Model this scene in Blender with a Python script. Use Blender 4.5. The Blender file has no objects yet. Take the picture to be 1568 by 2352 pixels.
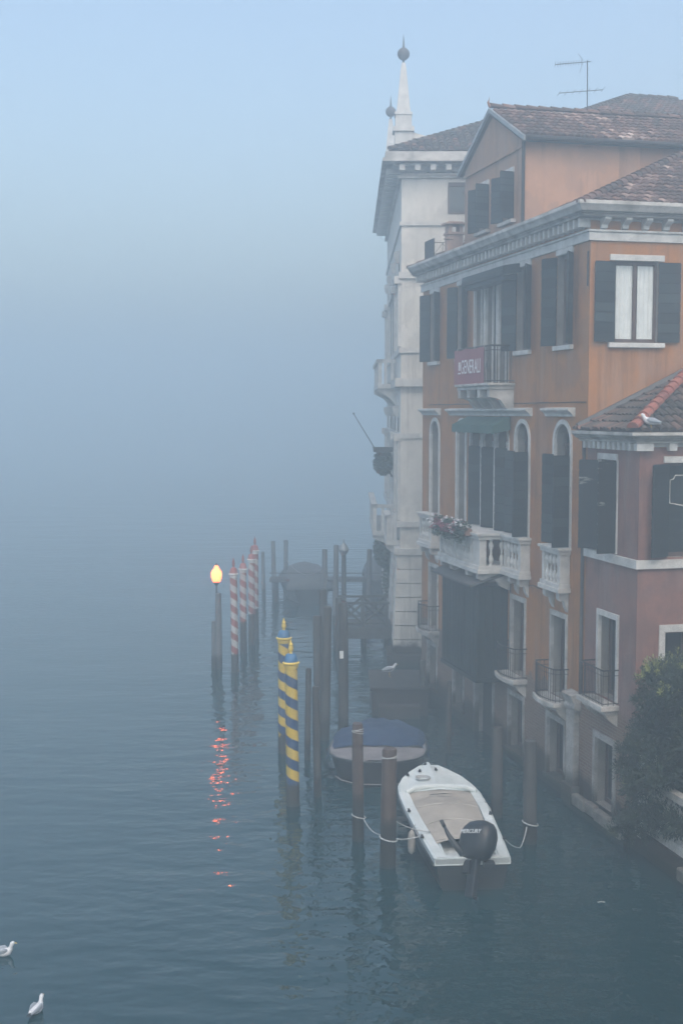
import bpy, bmesh, math, random
from mathutils import Vector, Matrix
from mathutils.noise import noise as mnoise
R = math.radians
PI = math.pi
random.seed(7)
S = bpy.context.scene
COL = S.collection

# ------------------------------------------------------------------ camera
CAM_H = 9.5
PITCH = 4.554
cam = bpy.data.cameras.new('camera')
cam_o = bpy.data.objects.new('camera', cam)
COL.objects.link(cam_o)
cam_o.location = (0, 0, CAM_H)
cam_o.rotation_euler = (R(90 - PITCH), 0, 0)
cam.sensor_fit = 'HORIZONTAL'
cam.sensor_width = 24.0
cam.lens = 24.0 * 2900 / 1568
cam.clip_start = 0.1
cam.clip_end = 2000
S.camera = cam_o

# ------------------------------------------------------------------ sky, sun, exposure
SUN_EL, SUN_ROT = 54.0, 172.0
w = bpy.data.worlds.new('World')
S.world = w
w.use_nodes = True
nt = w.node_tree
sky = nt.nodes.new('ShaderNodeTexSky')
sky.sky_type = 'NISHITA'
sky.sun_disc = False
sky.sun_elevation = R(SUN_EL)
sky.sun_rotation = R(SUN_ROT)
sky.air_density = 1.3
sky.dust_density = 4.6
sky.ozone_density = 1.0
bg = nt.nodes['Background']
bg.inputs['Strength'].default_value = 0.1
nt.links.new(sky.outputs['Color'], bg.inputs['Color'])

sun = bpy.data.lights.new('sun', 'SUN')
sun.energy = 0.5
sun.angle = R(90)
sun.color = (1.0, 0.95, 0.88)
sun_o = bpy.data.objects.new('sun', sun)
COL.objects.link(sun_o)
sun_o.rotation_euler = (R(90 - SUN_EL), 0, R(180 - SUN_ROT))

S.view_settings.view_transform = 'Standard'
S.view_settings.look = 'None'
S.view_settings.gamma = 1.0
S.view_settings.exposure = 1.43
S.cycles.max_bounces = 14
S.cycles.diffuse_bounces = 3
S.cycles.glossy_bounces = 3
S.cycles.transmission_bounces = 2
S.cycles.volume_bounces = 8
S.cycles.caustics_reflective = False
S.cycles.caustics_refractive = False
S.cycles.sample_clamp_indirect = 4.0
S.cycles.use_denoising = True

HAZE_DENSITY = 0.0132
HAZE_COLOR = (0.79, 0.893, 0.942)

# ------------------------------------------------------------------ materials
def newmat(name):
    m = bpy.data.materials.new(name)
    m.use_nodes = True
    n = m.node_tree
    b = n.nodes['Principled BSDF']
    return m, n, b

def nd(n, kind, **kw):
    x = n.nodes.new(kind)
    for k, v in kw.items():
        setattr(x, k, v)
    return x

def objco(n):
    return n.nodes.new('ShaderNodeTexCoord').outputs['Object']

def noise(n, co, scale, detail=4, rough=.55, stretch=None):
    t = nd(n, 'ShaderNodeTexNoise')
    t.inputs['Scale'].default_value = scale
    t.inputs['Detail'].default_value = detail
    t.inputs['Roughness'].default_value = rough
    if stretch:
        mp = nd(n, 'ShaderNodeMapping')
        mp.inputs['Scale'].default_value = stretch
        n.links.new(co, mp.inputs['Vector'])
        co = mp.outputs['Vector']
    n.links.new(co, t.inputs['Vector'])
    return t.outputs['Fac']

def ramp(n, fac, stops):
    r = nd(n, 'ShaderNodeValToRGB')
    e = r.color_ramp.elements
    while len(e) < len(stops):
        e.new(0.5)
    for i, (p, c) in enumerate(stops):
        e[i].position = p
        e[i].color = (c[0], c[1], c[2], 1) if not isinstance(c, (int, float)) else (c, c, c, 1)
    n.links.new(fac, r.inputs['Fac'])
    return r.outputs['Color']

def mix(n, fac, a, b, blend='MIX'):
    x = nd(n, 'ShaderNodeMix', data_type='RGBA', blend_type=blend)
    for sock, v in ((x.inputs['Factor'], fac), (x.inputs['A'], a), (x.inputs['B'], b)):
        if isinstance(v, (int, float)):
            sock.default_value = v
        elif isinstance(v, tuple):
            sock.default_value = (v[0], v[1], v[2], 1)
        else:
            n.links.new(v, sock)
    return x.outputs['Result']

def mth(n, op, a, b=None):
    x = nd(n, 'ShaderNodeMath', operation=op)
    for i, v in enumerate((a, b)):
        if v is None:
            continue
        if isinstance(v, (int, float)):
            x.inputs[i].default_value = v
        else:
            n.links.new(v, x.inputs[i])
    return x.outputs[0]

def bump(n, b, height, strength=.3, dist=.02):
    x = nd(n, 'ShaderNodeBump')
    x.inputs['Strength'].default_value = strength
    x.inputs['Distance'].default_value = dist
    n.links.new(height, x.inputs['Height'])
    n.links.new(x.outputs['Normal'], b.inputs['Normal'])

def surf(name, c1, c2, scale=3.0, rough=.7, bmp=.2, stretch=None, lo=.35, hi=.65, metal=0, bdist=.01, spec=.4):
    m, n, b = newmat(name)
    co = objco(n)
    f = noise(n, co, scale, 5, .6, stretch)
    c = ramp(n, f, [(lo, c1), (hi, c2)])
    n.links.new(c, b.inputs['Base Color'])
    b.inputs['Roughness'].default_value = rough
    b.inputs['Metallic'].default_value = metal
    b.inputs['Specular IOR Level'].default_value = spec
    if bmp:
        g = noise(n, co, scale * 6, 4, .6, stretch)
        bump(n, b, g, bmp, bdist)
    return m

def sepxyz(n, co):
    s = nd(n, 'ShaderNodeSeparateXYZ')
    n.links.new(co, s.inputs[0])
    return s.outputs

def step_noise(n, z, nz, at, amp, soft):
    """1 below the height 'at' (ragged by a noise), 0 above"""
    h = mth(n, 'ADD', z, mth(n, 'MULTIPLY', mth(n, 'SUBTRACT', nz, .5), amp))
    mr = nd(n, 'ShaderNodeMapRange')
    mr.inputs['From Min'].default_value = at - soft
    mr.inputs['From Max'].default_value = at + soft
    mr.inputs['To Min'].default_value = 1
    mr.inputs['To Max'].default_value = 0
    n.links.new(h, mr.inputs['Value'])
    return mr.outputs[0]

def wall_mat(name, c1, c2, c3, brick_at=None, algae=True, streak=.5):
    m, n, b = newmat(name)
    co = objco(n)
    x, y, z = sepxyz(n, co)
    big = noise(n, co, .55, 6, .62)
    c = ramp(n, big, [(.40, c1), (.5, c2), (.60, c3)])
    # washed-out runs of old lime under sills and cornices
    st = noise(n, co, 1.6, 5, .65, (1.0, 1.0, .16))
    c = mix(n, ramp(n, st, [(.50, 0.0), (.63, streak)]), c, tuple(min(1, v * .55 + .14) for v in c1))
    # patches where the render has been repaired
    pt = noise(n, co, .75, 4, .55)
    c = mix(n, ramp(n, pt, [(.545, 0.0), (.565, .6)]), c, tuple(v * .66 + .035 for v in c2))
    dk = noise(n, co, 2.4, 5, .7, (1.0, 1.0, .10))
    c = mix(n, ramp(n, dk, [(.53, 0.0), (.64, .6)]), c, tuple(v * .42 + .012 for v in c2))
    fine = noise(n, co, 14, 5, .6)
    c = mix(n, ramp(n, fine, [(.3, 0.0), (.75, .22)]), c, tuple(v * .6 for v in c1))
    hgt = fine
    if brick_at is not None:
        cmb = nd(n, 'ShaderNodeCombineXYZ')
        n.links.new(mth(n, 'ADD', x, y), cmb.inputs[0])
        n.links.new(z, cmb.inputs[1])
        br = nd(n, 'ShaderNodeTexBrick')
        br.inputs['Scale'].default_value = 1.0
        br.inputs['Brick Width'].default_value = .26
        br.inputs['Row Height'].default_value = .075
        br.inputs['Mortar Size'].default_value = .011
        br.inputs['Mortar Smooth'].default_value = .3
        br.inputs['Color1'].default_value = (.13, .07, .05, 1)
        br.inputs['Color2'].default_value = (.20, .125, .09, 1)
        br.inputs['Mortar'].default_value = (.23, .20, .17, 1)
        n.links.new(cmb.outputs[0], br.inputs['Vector'])
        bn = noise(n, co, 1.3, 5, .6)
        bc = mix(n, ramp(n, bn, [(.4, 0.0), (.7, .75)]), br.outputs['Color'], (.17, .12, .09))
        msk = step_noise(n, z, noise(n, co, 1.1, 5, .6), brick_at, 1.5, .03)
        c = mix(n, msk, c, bc)
        hgt = mix(n, msk, fine, br.outputs['Fac'])
    if algae:
        an = noise(n, co, 2.2, 5, .6)
        msk = step_noise(n, z, an, .78, 1.1, .16)
        c = mix(n, msk, c, (.035, .028, .022))
        msk = step_noise(n, z, an, .22, .25, .05)
        c = mix(n, msk, c, (.012, .018, .012))
    n.links.new(c, b.inputs['Base Color'])
    b.inputs['Roughness'].default_value = .9
    b.inputs['Specular IOR Level'].default_value = .2
    bump(n, b, hgt, .35, .012)
    return m

def tide_stone(name, c1, c2):
    m, n, b = newmat(name)
    co = objco(n); x, y, z = sepxyz(n, co)
    c = ramp(n, noise(n, co, 2.2, 5, .6), [(.35, c1), (.65, c2)])
    c = mix(n, ramp(n, noise(n, co, 9, 4, .6), [(.5, 0.0), (.7, .5)]), c, tuple(v * .45 for v in c1))
    an = noise(n, co, 2.2, 5, .6)
    c = mix(n, step_noise(n, z, an, .75, .8, .2), c, (.05, .045, .036))
    c = mix(n, step_noise(n, z, an, .3, .3, .06), c, (.014, .02, .013))
    n.links.new(c, b.inputs['Base Color']); b.inputs['Roughness'].default_value = .85
    bump(n, b, noise(n, co, 9, 4, .6), .4, .02)
    return m

def tile_mat(name, stops):
    m, n, b = newmat(name)
    a = nd(n, 'ShaderNodeAttribute', attribute_name='tone')
    co = objco(n)
    c = ramp(n, a.outputs['Fac'], stops)
    f = noise(n, co, 2.0, 6, .65)
    c = mix(n, ramp(n, f, [(.5, 0.0), (.7, .55)]), c, (.05, .045, .04))
    f2 = noise(n, co, 22, 3, .6)
    c = mix(n, ramp(n, f2, [(.55, 0.0), (.72, .4)]), c, (.16, .15, .12))
    n.links.new(c, b.inputs['Base Color'])
    b.inputs['Roughness'].default_value = .9
    b.inputs['Specular IOR Level'].default_value = .2
    bump(n, b, f2, .3, .01)
    return m

def stripe_mat(name, ca, cb, pitch, dark_at, top, chip=.0):
    """painted mooring pole: two colours on a screw line, bare wet timber below"""
    m, n, b = newmat(name)
    co = objco(n)
    x, y, z = sepxyz(n, co)
    ang = mth(n, 'DIVIDE', mth(n, 'ARCTAN2', y, x), 2 * PI)
    ph = mth(n, 'FRACT', mth(n, 'ADD', mth(n, 'ADD', ang, mth(n, 'DIVIDE', z, pitch)), 20.0))
    ph = mth(n, 'ADD', ph, mth(n, 'MULTIPLY', mth(n, 'SUBTRACT', noise(n, co, 5, 3), .5), .05))
    sel = ramp(n, ph, [(.495, 0.0), (.505, 1.0)])
    c = mix(n, sel, ca, cb)
    f = noise(n, co, 5, 5, .65, (1, 1, .3))
    c = mix(n, ramp(n, f, [(.45, 0.0), (.75, .45)]), c, (.16, .15, .12))
    msk = step_noise(n, z, noise(n, co, 7, 4), dark_at, .35, .03)
    wood = mix(n, noise(n, co, 8, 4, .6, (1, 1, .1)), (.05, .045, .038), (.02, .018, .015))
    c = mix(n, msk, c, wood)
    n.links.new(c, b.inputs['Base Color'])
    b.inputs['Roughness'].default_value = .55
    bump(n, b, noise(n, co, 9, 4, .6, (1, 1, .08)), .2, .01)
    return m

def timber_mat(name, c1, c2, wet=.75, top=None):
    m, n, b = newmat(name)
    co = objco(n)
    x, y, z = sepxyz(n, co)
    g = noise(n, co, 9, 5, .65, (1, 1, .06))
    c = ramp(n, g, [(.3, c1), (.7, c2)])
    f = noise(n, co, 1.6, 4, .6)
    c = mix(n, ramp(n, f, [(.4, 0.0), (.7, .6)]), c, tuple(v * .45 for v in c1))
    msk = step_noise(n, z, noise(n, co, 4, 4), wet, .5, .09)
    c = mix(n, msk, c, (.016, .016, .013))
    n.links.new(c, b.inputs['Base Color'])
    b.inputs['Roughness'].default_value = .8
    bump(n, b, g, .5, .02)
    return m

M = {}
M['orange'] = wall_mat('orange_stucco', (.33, .145, .046), (.37, .16, .05), (.27, .122, .055), brick_at=2.55)
M['salmon'] = wall_mat('salmon_stucco', (.43, .245, .15), (.47, .27, .17), (.40, .225, .14), algae=False, streak=.2)
M['attic'] = wall_mat('attic_stucco', (.33, .20, .13), (.37, .22, .14), (.29, .18, .12), algae=False)
M['pink'] = wall_mat('pink_stucco', (.19, .108, .092), (.25, .13, .105), (.165, .102, .092), brick_at=2.75)
M['pale'] = wall_mat('pale_plaster', (.60, .58, .53), (.66, .63, .58), (.54, .52, .48), algae=True, streak=.25)
M['stone'] = surf('istrian_stone', (.40, .395, .375), (.57, .56, .535), 3.5, .75, .25)
M['tide_stone'] = tide_stone('tide_marked_stone', (.20, .19, .175), (.42, .40, .375))
M['dirty_stone'] = surf('weathered_stone', (.26, .25, .23), (.52, .50, .47), 2.2, .85, .4, bdist=.02)
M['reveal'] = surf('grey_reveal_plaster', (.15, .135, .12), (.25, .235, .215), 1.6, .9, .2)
M['dark_lead'] = surf('dark_roof_sheet', (.045, .045, .047), (.085, .085, .088), 3, .6, .15)
M['landing'] = surf('dark_landing_stone', (.018, .017, .017), (.04, .036, .035), 1.6, .85, .5, bdist=.03)
M['shutter'] = surf('dark_green_shutter_paint', (.007, .011, .012), (.013, .019, .020), 4, .6, .1, spec=.2)
m, n, b = newmat('green_shutter_boards')
a_ = nd(n, 'ShaderNodeAttribute', attribute_name='tone'); co = objco(n)
c = ramp(n, a_.outputs['Fac'], [(0, (.003, .005, .006)), (.2, (.006, .010, .011)), (1, (.032, .045, .049))])
f_ = noise(n, co, 3.0, 5, .65, (1, 1, 3))
c = mix(n, ramp(n, f_, [(.55, 0.0), (.75, .5)]), c, (.05, .06, .06))
n.links.new(c, b.inputs['Base Color']); b.inputs['Roughness'].default_value = .65; b.inputs['Specular IOR Level'].default_value = .2
M['shutter'] = m
M['old_shutter'] = surf('peeling_shutter_paint', (.010, .014, .015), (.30, .30, .28), 1.1, .6, .1, (1.0, 1.0, 4.5), .66, .70)
M['glass'] = surf('dark_window_glass', (.012, .014, .016), (.03, .034, .036), 1.5, .12, 0, spec=.6)
M['wood_frame'] = surf('brown_window_wood', (.06, .035, .028), (.09, .055, .042), 6, .6, .1)
M['white_frame'] = surf('white_window_paint', (.55, .55, .53), (.68, .68, .66), 6, .5, .05)
M['curtain'] = surf('white_net_curtain', (.52, .55, .54), (.62, .65, .64), 4, .9, .05)
M['iron'] = surf('black_wrought_iron', (.012, .012, .013), (.03, .028, .027), 9, .55, .1, metal=.4)
M['lead'] = surf('grey_lead_sheet', (.20, .22, .23), (.30, .32, .33), 3, .5, .15, metal=.3)
M['tile'] = tile_mat('clay_roof_tile', [(.0, (.035, .03, .027)), (.4, (.10, .062, .05)), (.62, (.17, .10, .08)), (.8, (.36, .26, .22)), (1.0, (.60, .50, .44))])
M['tile_old'] = tile_mat('mossy_roof_tile', [(.0, (.03, .03, .026)), (.5, (.085, .065, .054)), (.8, (.19, .095, .07)), (1.0, (.36, .20, .14))])
M['tile_red'] = tile_mat('red_ridge_tile', [(.0, (.24, .075, .055)), (1.0, (.34, .13, .09))])
M['oriel'] = surf('dark_oriel_boards', (.007, .013, .014), (.013, .021, .022), 3, .6, .15, (1, 1, .15), spec=.2)
M['awning'] = surf('green_awning_cloth', (.028, .075, .065), (.04, .095, .08), 3, .9, .1)
M['banner'] = surf('dusty_red_banner_cloth', (.22, .075, .09), (.27, .095, .11), 2, .9, .1)
M['letter'] = surf('white_lettering', (.66, .64, .64), (.72, .70, .70), 5, .7, 0)
M['timber'] = timber_mat('brown_mooring_timber', (.055, .036, .03), (.115, .082, .068), 1.0)
M['timber_grey'] = timber_mat('grey_mooring_timber', (.032, .030, .028), (.075, .072, .066), .55)
M['timber_pale'] = timber_mat('bleached_mooring_timber', (.034, .033, .032), (.07, .069, .066), .5)
M['timber_far'] = timber_mat('fog_paled_grey_timber', (.10, .105, .11), (.16, .165, .17), .5)  # fog fade put into the colour: grey timber lightened for distant poles and piles
M['far_tarp'] = surf('fog_paled_boat_cover', (.06, .065, .07), (.10, .105, .11), 2, .8, .2)  # far covers lightened in colour so they fade like fog
M['deck'] = surf('dark_jetty_wood', (.028, .027, .025), (.065, .062, .056), 4, .8, .3, (1, 6, 1))
M['red_pole'] = stripe_mat('red_white_pole_paint', (.28, .08, .07), (.47, .46, .45), .50, 1.25, 3.6)
M['red_pole_low'] = stripe_mat('red_white_pole_paint_low', (.30, .085, .07), (.50, .49, .48), .50, .72, 3.6)
M['yellow_pole'] = stripe_mat('yellow_blue_pole_paint', (.56, .39, .035), (.02, .055, .14), .50, .55, 3.5)
M['blue'] = surf('blue_pole_cap_paint', (.035, .115, .23), (.05, .15, .29), 5, .5, .05)
M['yellow'] = surf('yellow_paint', (.60, .43, .06), (.70, .50, .08), 6, .5, .05)
M['red'] = surf('red_cap_paint', (.24, .075, .065), (.32, .10, .085), 6, .5, .05)
M['white_gel'] = surf('white_boat_gelcoat', (.50, .55, .55), (.64, .68, .68), 1.6, .35, .03)
M['canvas'] = surf('beige_boat_canvas', (.28, .255, .225), (.38, .345, .30), 1.6, .95, .6, bdist=.05)
M['hull_motor'] = tide_stone('stained_boat_hull', (.05, .06, .065), (.09, .10, .105))
M['hull_dark'] = surf('dark_hull_paint', (.016, .02, .022), (.03, .034, .036), 2, .35, .05)
M['engine'] = surf('black_engine_plastic', (.010, .012, .015), (.016, .018, .022), 5, .35, .03)
M['blue_tarp'] = surf('blue_boat_tarpaulin', (.013, .032, .08), (.024, .05, .11), 1.8, .7, .6, bdist=.06)
M['boat_deck'] = surf('faded_boat_deck', (.15, .14, .145), (.23, .215, .22), 2, .7, .1)
M['hull_wood'] = surf('dark_varnished_hull', (.008, .008, .009), (.018, .016, .016), 3, .4, .05)
M['rope'] = surf('pale_mooring_rope', (.30, .31, .31), (.46, .47, .47), 30, .9, .3)
M['gull_white'] = surf('white_feathers', (.50, .51, .53), (.64, .65, .67), 12, .9, .1)
M['gull_grey'] = surf('grey_feathers', (.24, .27, .31), (.31, .34, .38), 12, .9, .1)
M['gull_black'] = surf('black_feathers', (.015, .015, .017), (.03, .03, .03), 12, .8, 0)
M['beak'] = surf('yellow_beak', (.5, .33, .06), (.55, .38, .08), 12, .5, 0)
M['leaf'] = surf('dark_evergreen_leaf', (.010, .020, .012), (.026, .045, .024), 3.0, .6, 0)
M['leaf_new'] = surf('young_yellow_green_leaf', (.13, .16, .035), (.22, .23, .07), 5, .6, 0)
M['bark'] = surf('grey_brown_bark', (.06, .05, .042), (.12, .10, .085), 8, .9, .5)
M['plant'] = surf('window_plant_leaf', (.02, .04, .02), (.05, .085, .04), 5, .7, 0)
M['blossom_pink'] = surf('dull_red_blossom', (.28, .05, .08), (.38, .10, .13), 20, .8, 0)
M['blossom_white'] = surf('white_blossom', (.60, .58, .60), (.72, .70, .72), 20, .8, 0)
M['terracotta'] = surf('terracotta', (.22, .11, .075), (.30, .16, .11), 6, .9, .2)
M['brickwork'] = surf('chimney_plaster', (.30, .215, .18), (.40, .29, .24), 3, .9, .3)
M['soil'] = surf('garden_soil', (.045, .035, .026), (.09, .075, .05), 2, .95, .6)
M['quay'] = surf('wet_quay_stone', (.10, .092, .08), (.24, .225, .205), 2.4, .7, .5, bdist=.03)
M['quay_brick'] = wall_mat('quay_brick', (.12, .085, .065), (.15, .11, .085), (.10, .075, .06), brick_at=3)
M['sign'] = surf('white_enamel', (.6, .62, .63), (.7, .72, .72), 5, .4, 0)

m, n, b = newmat('canal_water')
co = objco(n)
b.inputs['Base Color'].default_value = (.001, .026, .033, 1)
b.inputs['Roughness'].default_value = .0
b.inputs['IOR'].default_value = 1.45
X_, Y_, Z_ = sepxyz(n, co)
w1 = noise(n, co, 1.0, 1, .5, (.75, 1.5, 1))
w2 = noise(n, co, 1.0, 1.5, .5, (3.4, 4.6, 1))
w3 = noise(n, co, 1.0, 1, .5, (.12, .30, 1))
mr = nd(n, 'ShaderNodeMapRange')          # livelier chop along the moored boats and poles, calmer open water
mr.inputs['From Min'].default_value = -7; mr.inputs['From Max'].default_value = -.5
mr.inputs['To Min'].default_value = .28; mr.inputs['To Max'].default_value = 1
n.links.new(X_, mr.inputs['Value'])
patch = mth(n, 'ADD', .45, noise(n, co, 1.0, 2, .5, (.10, .16, 1)))
amp = mth(n, 'MULTIPLY', mr.outputs[0], patch)
h = mth(n, 'ADD', mth(n, 'MULTIPLY', w1, .095), mth(n, 'MULTIPLY', w2, .026))
h = mth(n, 'ADD', mth(n, 'MULTIPLY', h, amp), mth(n, 'MULTIPLY', w3, .07))
bump(n, b, h, 1.0, 1.0)
M['water'] = m

m, n, b = newmat('lamp_glass')
b.inputs['Base Color'].default_value = (.8, .5, .25, 1)
b.inputs['Emission Color'].default_value = (1.0, .17, .045, 1)
b.inputs['Emission Strength'].default_value = 1.7
tr = nd(n, 'ShaderNodeBsdfTransparent')
ms = nd(n, 'ShaderNodeMixShader')
ms.inputs[0].default_value = .3
n.links.new(b.outputs[0], ms.inputs[1]); n.links.new(tr.outputs[0], ms.inputs[2])
n.links.new(ms.outputs[0], n.nodes['Material Output'].inputs['Surface'])
M['lamp'] = m

# ------------------------------------------------------------------ mesh builder
ID3 = lambda a, bb, z: (a, bb, z)

class MB:
    def __init__(s, T=None):
        s.v, s.f, s.mi, s.tone = [], [], [], []
        s.T = T or ID3
    def add(s, verts, faces, mi=0, tone=.5):
        k = len(s.v)
        s.v += [s.T(*p) for p in verts]
        for f in faces:
            s.f.append([i + k for i in f]); s.mi.append(mi); s.tone.append(tone)
    def quad(s, a, bb, c, d, mi=0, tone=.5):
        s.add([a, bb, c, d], [(0, 1, 2, 3)], mi, tone)
    def box(s, x0, x1, y0, y1, z0, z1, mi=0):
        v = [(x, y, z) for z in (z0, z1) for y in (y0, y1) for x in (x0, x1)]
        s.add(v, [(0, 2, 3, 1), (4, 5, 7, 6), (0, 1, 5, 4), (2, 6, 7, 3), (0, 4, 6, 2), (1, 3, 7, 5)], mi)
    def prism(s, prof, lo, hi, axis='a', mi=0):
        """polygon prof extruded from lo to hi; axis 'a': prof=(b,z); 'b': prof=(a,z); 'z': prof=(a,b)"""
        k = len(prof)
        def P(p, t):
            return (t, p[0], p[1]) if axis == 'a' else (p[0], t, p[1]) if axis == 'b' else (p[0], p[1], t)
        v = [P(p, lo) for p in prof] + [P(p, hi) for p in prof]
        f = [tuple(range(k)), tuple(range(2 * k - 1, k - 1, -1))]
        f += [(i, (i + 1) % k, k + (i + 1) % k, k + i) for i in range(k)]
        s.add(v, f, mi)
    def lathe(s, prof, c=(0, 0, 0), seg=14, mi=0, wob=0, lean=(0, 0)):
        """prof: (radius, z) from bottom to top"""
        v, f = [], []
        k = len(prof)
        for j, (r, z) in enumerate(prof):
            for i in range(seg):
                a = 2 * PI * i / seg
                rr = r * (1 + wob * (random.random() - .5))
                v.append((c[0] + lean[0] * z + rr * math.cos(a), c[1] + lean[1] * z + rr * math.sin(a), c[2] + z))
        for j in range(k - 1):
            for i in range(seg):
                i2 = (i + 1) % seg
                f.append((j * seg + i, j * seg + i2, (j + 1) * seg + i2, (j + 1) * seg + i))
        f.append(tuple(range(seg - 1, -1, -1)))
        f.append(tuple((k - 1) * seg + i for i in range(seg)))
        s.add(v, f, mi)
    def tube(s, pts, r, seg=6, mi=0, closed=False):
        pts = [Vector(p) for p in pts]
        rs = r if isinstance(r, (list, tuple)) else [r] * len(pts)
        v, f = [], []
        k = len(pts)
        for j, p in enumerate(pts):
            a = pts[(j - 1) % k] if (j > 0 or closed) else p
            c = pts[(j + 1) % k] if (j < k - 1 or closed) else p
            d = (c - a).normalized() if (c - a).length > 1e-9 else Vector((0, 0, 1))
            u = d.cross(Vector((0, 0, 1)))
            if u.length < 1e-3:
                u = d.cross(Vector((0, 1, 0)))
            u.normalize()
            w_ = u.cross(d)
            for i in range(seg):
                t = 2 * PI * i / seg
                v.append(tuple(p + (u * math.cos(t) + w_ * math.sin(t)) * rs[j]))
        for j in range(k if closed else k - 1):
            j2 = (j + 1) % k
            for i in range(seg):
                i2 = (i + 1) % seg
                f.append((j * seg + i, j * seg + i2, j2 * seg + i2, j2 * seg + i))
        if not closed:
            f.append(tuple(range(seg - 1, -1, -1)))
            f.append(tuple((k - 1) * seg + i for i in range(seg)))
        s.add(v, f, mi)
    def loft(s, rings, mi=0, cap=True):
        k = len(rings[0]); v = [p for r in rings for p in r]; f = []
        for j in range(len(rings) - 1):
            for i in range(k):
                i2 = (i + 1) % k
                f.append((j * k + i, j * k + i2, (j + 1) * k + i2, (j + 1) * k + i))
        if cap:
            f.append(tuple(range(k - 1, -1, -1)))
            f.append(tuple((len(rings) - 1) * k + i for i in range(k)))
        s.add(v, f, mi)
    def build(s, name, mats, parent=None, smooth=False, bevel=0, fixn=True, loc=None):
        me = bpy.data.meshes.new(name)
        me.from_pydata(s.v, [], s.f)
        if not isinstance(mats, (list, tuple)):
            mats = [mats]
        for x in mats:
            me.materials.append(x)
        at = me.attributes.new('tone', 'FLOAT', 'FACE')
        at.data.foreach_set('value', s.tone)
        me.polygons.foreach_set('material_index', s.mi)
        if fixn:
            bm = bmesh.new(); bm.from_mesh(me)
            bmesh.ops.recalc_face_normals(bm, faces=bm.faces)
            bm.to_mesh(me); bm.free()
        if smooth:
            me.polygons.foreach_set('use_smooth', [True] * len(me.polygons))
        me.update()
        o = bpy.data.objects.new(name, me)
        COL.objects.link(o)
        if smooth and smooth != 'all':
            md = o.modifiers.new('edge', 'EDGE_SPLIT'); md.split_angle = R(45)
        if bevel:
            md = o.modifiers.new('bevel', 'BEVEL'); md.width = bevel; md.segments = 2; md.limit_method = 'ANGLE'
        if parent is not None:
            o.parent = parent
        if loc:
            o.location = loc
        return o

def tag(o, label=None, cat=None, group=None, kind=None):
    if label: o['label'] = label
    if cat: o['category'] = cat
    if group: o['group'] = group
    if kind: o['kind'] = kind
    return o

def thing(name, label, cat, loc=(0, 0, 0), rz=0, group=None):
    o = bpy.data.objects.new(name, None)
    o.empty_display_size = .3
    COL.objects.link(o)
    o.location = loc
    o.rotation_euler = (0, 0, rz)
    return tag(o, label, cat, group)

def copy_thing(root, loc, rz=0, label=None, scale=None):
    r = root.copy(); COL.objects.link(r); r.location = loc; r.rotation_euler = (0, 0, rz)
    if label: r['label'] = label
    if scale: r.scale = scale
    for ch in list(root.children):
        c = ch.copy(); COL.objects.link(c); c.parent = r
        for g in list(ch.children):
            d = g.copy(); COL.objects.link(d); d.parent = c
    return r

def text_mesh(s, T, size, thick, mats, name, parent, squeeze=1.0, font_shear=0, center=True, width=None):
    """lettering as a mesh; T maps (x right, y up, z out) into the parent's frame"""
    cu = bpy.data.curves.new(name, 'FONT')
    cu.body = s; cu.size = size; cu.extrude = thick; cu.shear = font_shear
    cu.align_x = 'CENTER' if center else 'LEFT'; cu.align_y = 'CENTER'
    tmp = bpy.data.objects.new(name, cu); COL.objects.link(tmp)
    bpy.context.view_layer.update()
    me = bpy.data.meshes.new_from_object(tmp.evaluated_get(bpy.context.evaluated_depsgraph_get()))
    bpy.data.objects.remove(tmp); bpy.data.curves.remove(cu)
    if width:
        xs = [v.co.x for v in me.vertices]; squeeze = width / (max(xs) - min(xs))
    for v in me.vertices:
        v.co = T(v.co.x * squeeze, v.co.y, v.co.z)
    me.materials.clear(); me.materials.append(mats)
    o = bpy.data.objects.new(name, me); COL.objects.link(o)
    o.parent = parent
    return o

# ------------------------------------------------------------------ setting: water, garden ground, haze
mb = MB()
mb.quad((-300, -60, 0), (300, -60, 0), (300, 480, 0), (-300, 480, 0))
tag(mb.build('water', M['water']), kind='structure')

# ------------------------------------------------------------------ the row of houses on the right bank
FDX, FDY = -0.23204, 0.97271
HOUSE = (5.749, 29.544, 0)
HOUSE_RZ = math.atan2(.23204, .97271)       # local x: inland, local y: along the canal, away
def hp(x, y, z=0):
    """house frame -> world"""
    c, s_ = math.cos(HOUSE_RZ), math.sin(HOUSE_RZ)
    return (HOUSE[0] + x * c - y * s_, HOUSE[1] + x * s_ + y * c, z)
def canal(a, bb, z): return (-bb, a, z)            # a along the canal front, b out over the water
def side_at(y0):
    return lambda a, bb, z: (a, y0 - bb, z)        # wall that faces the bridge

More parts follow.
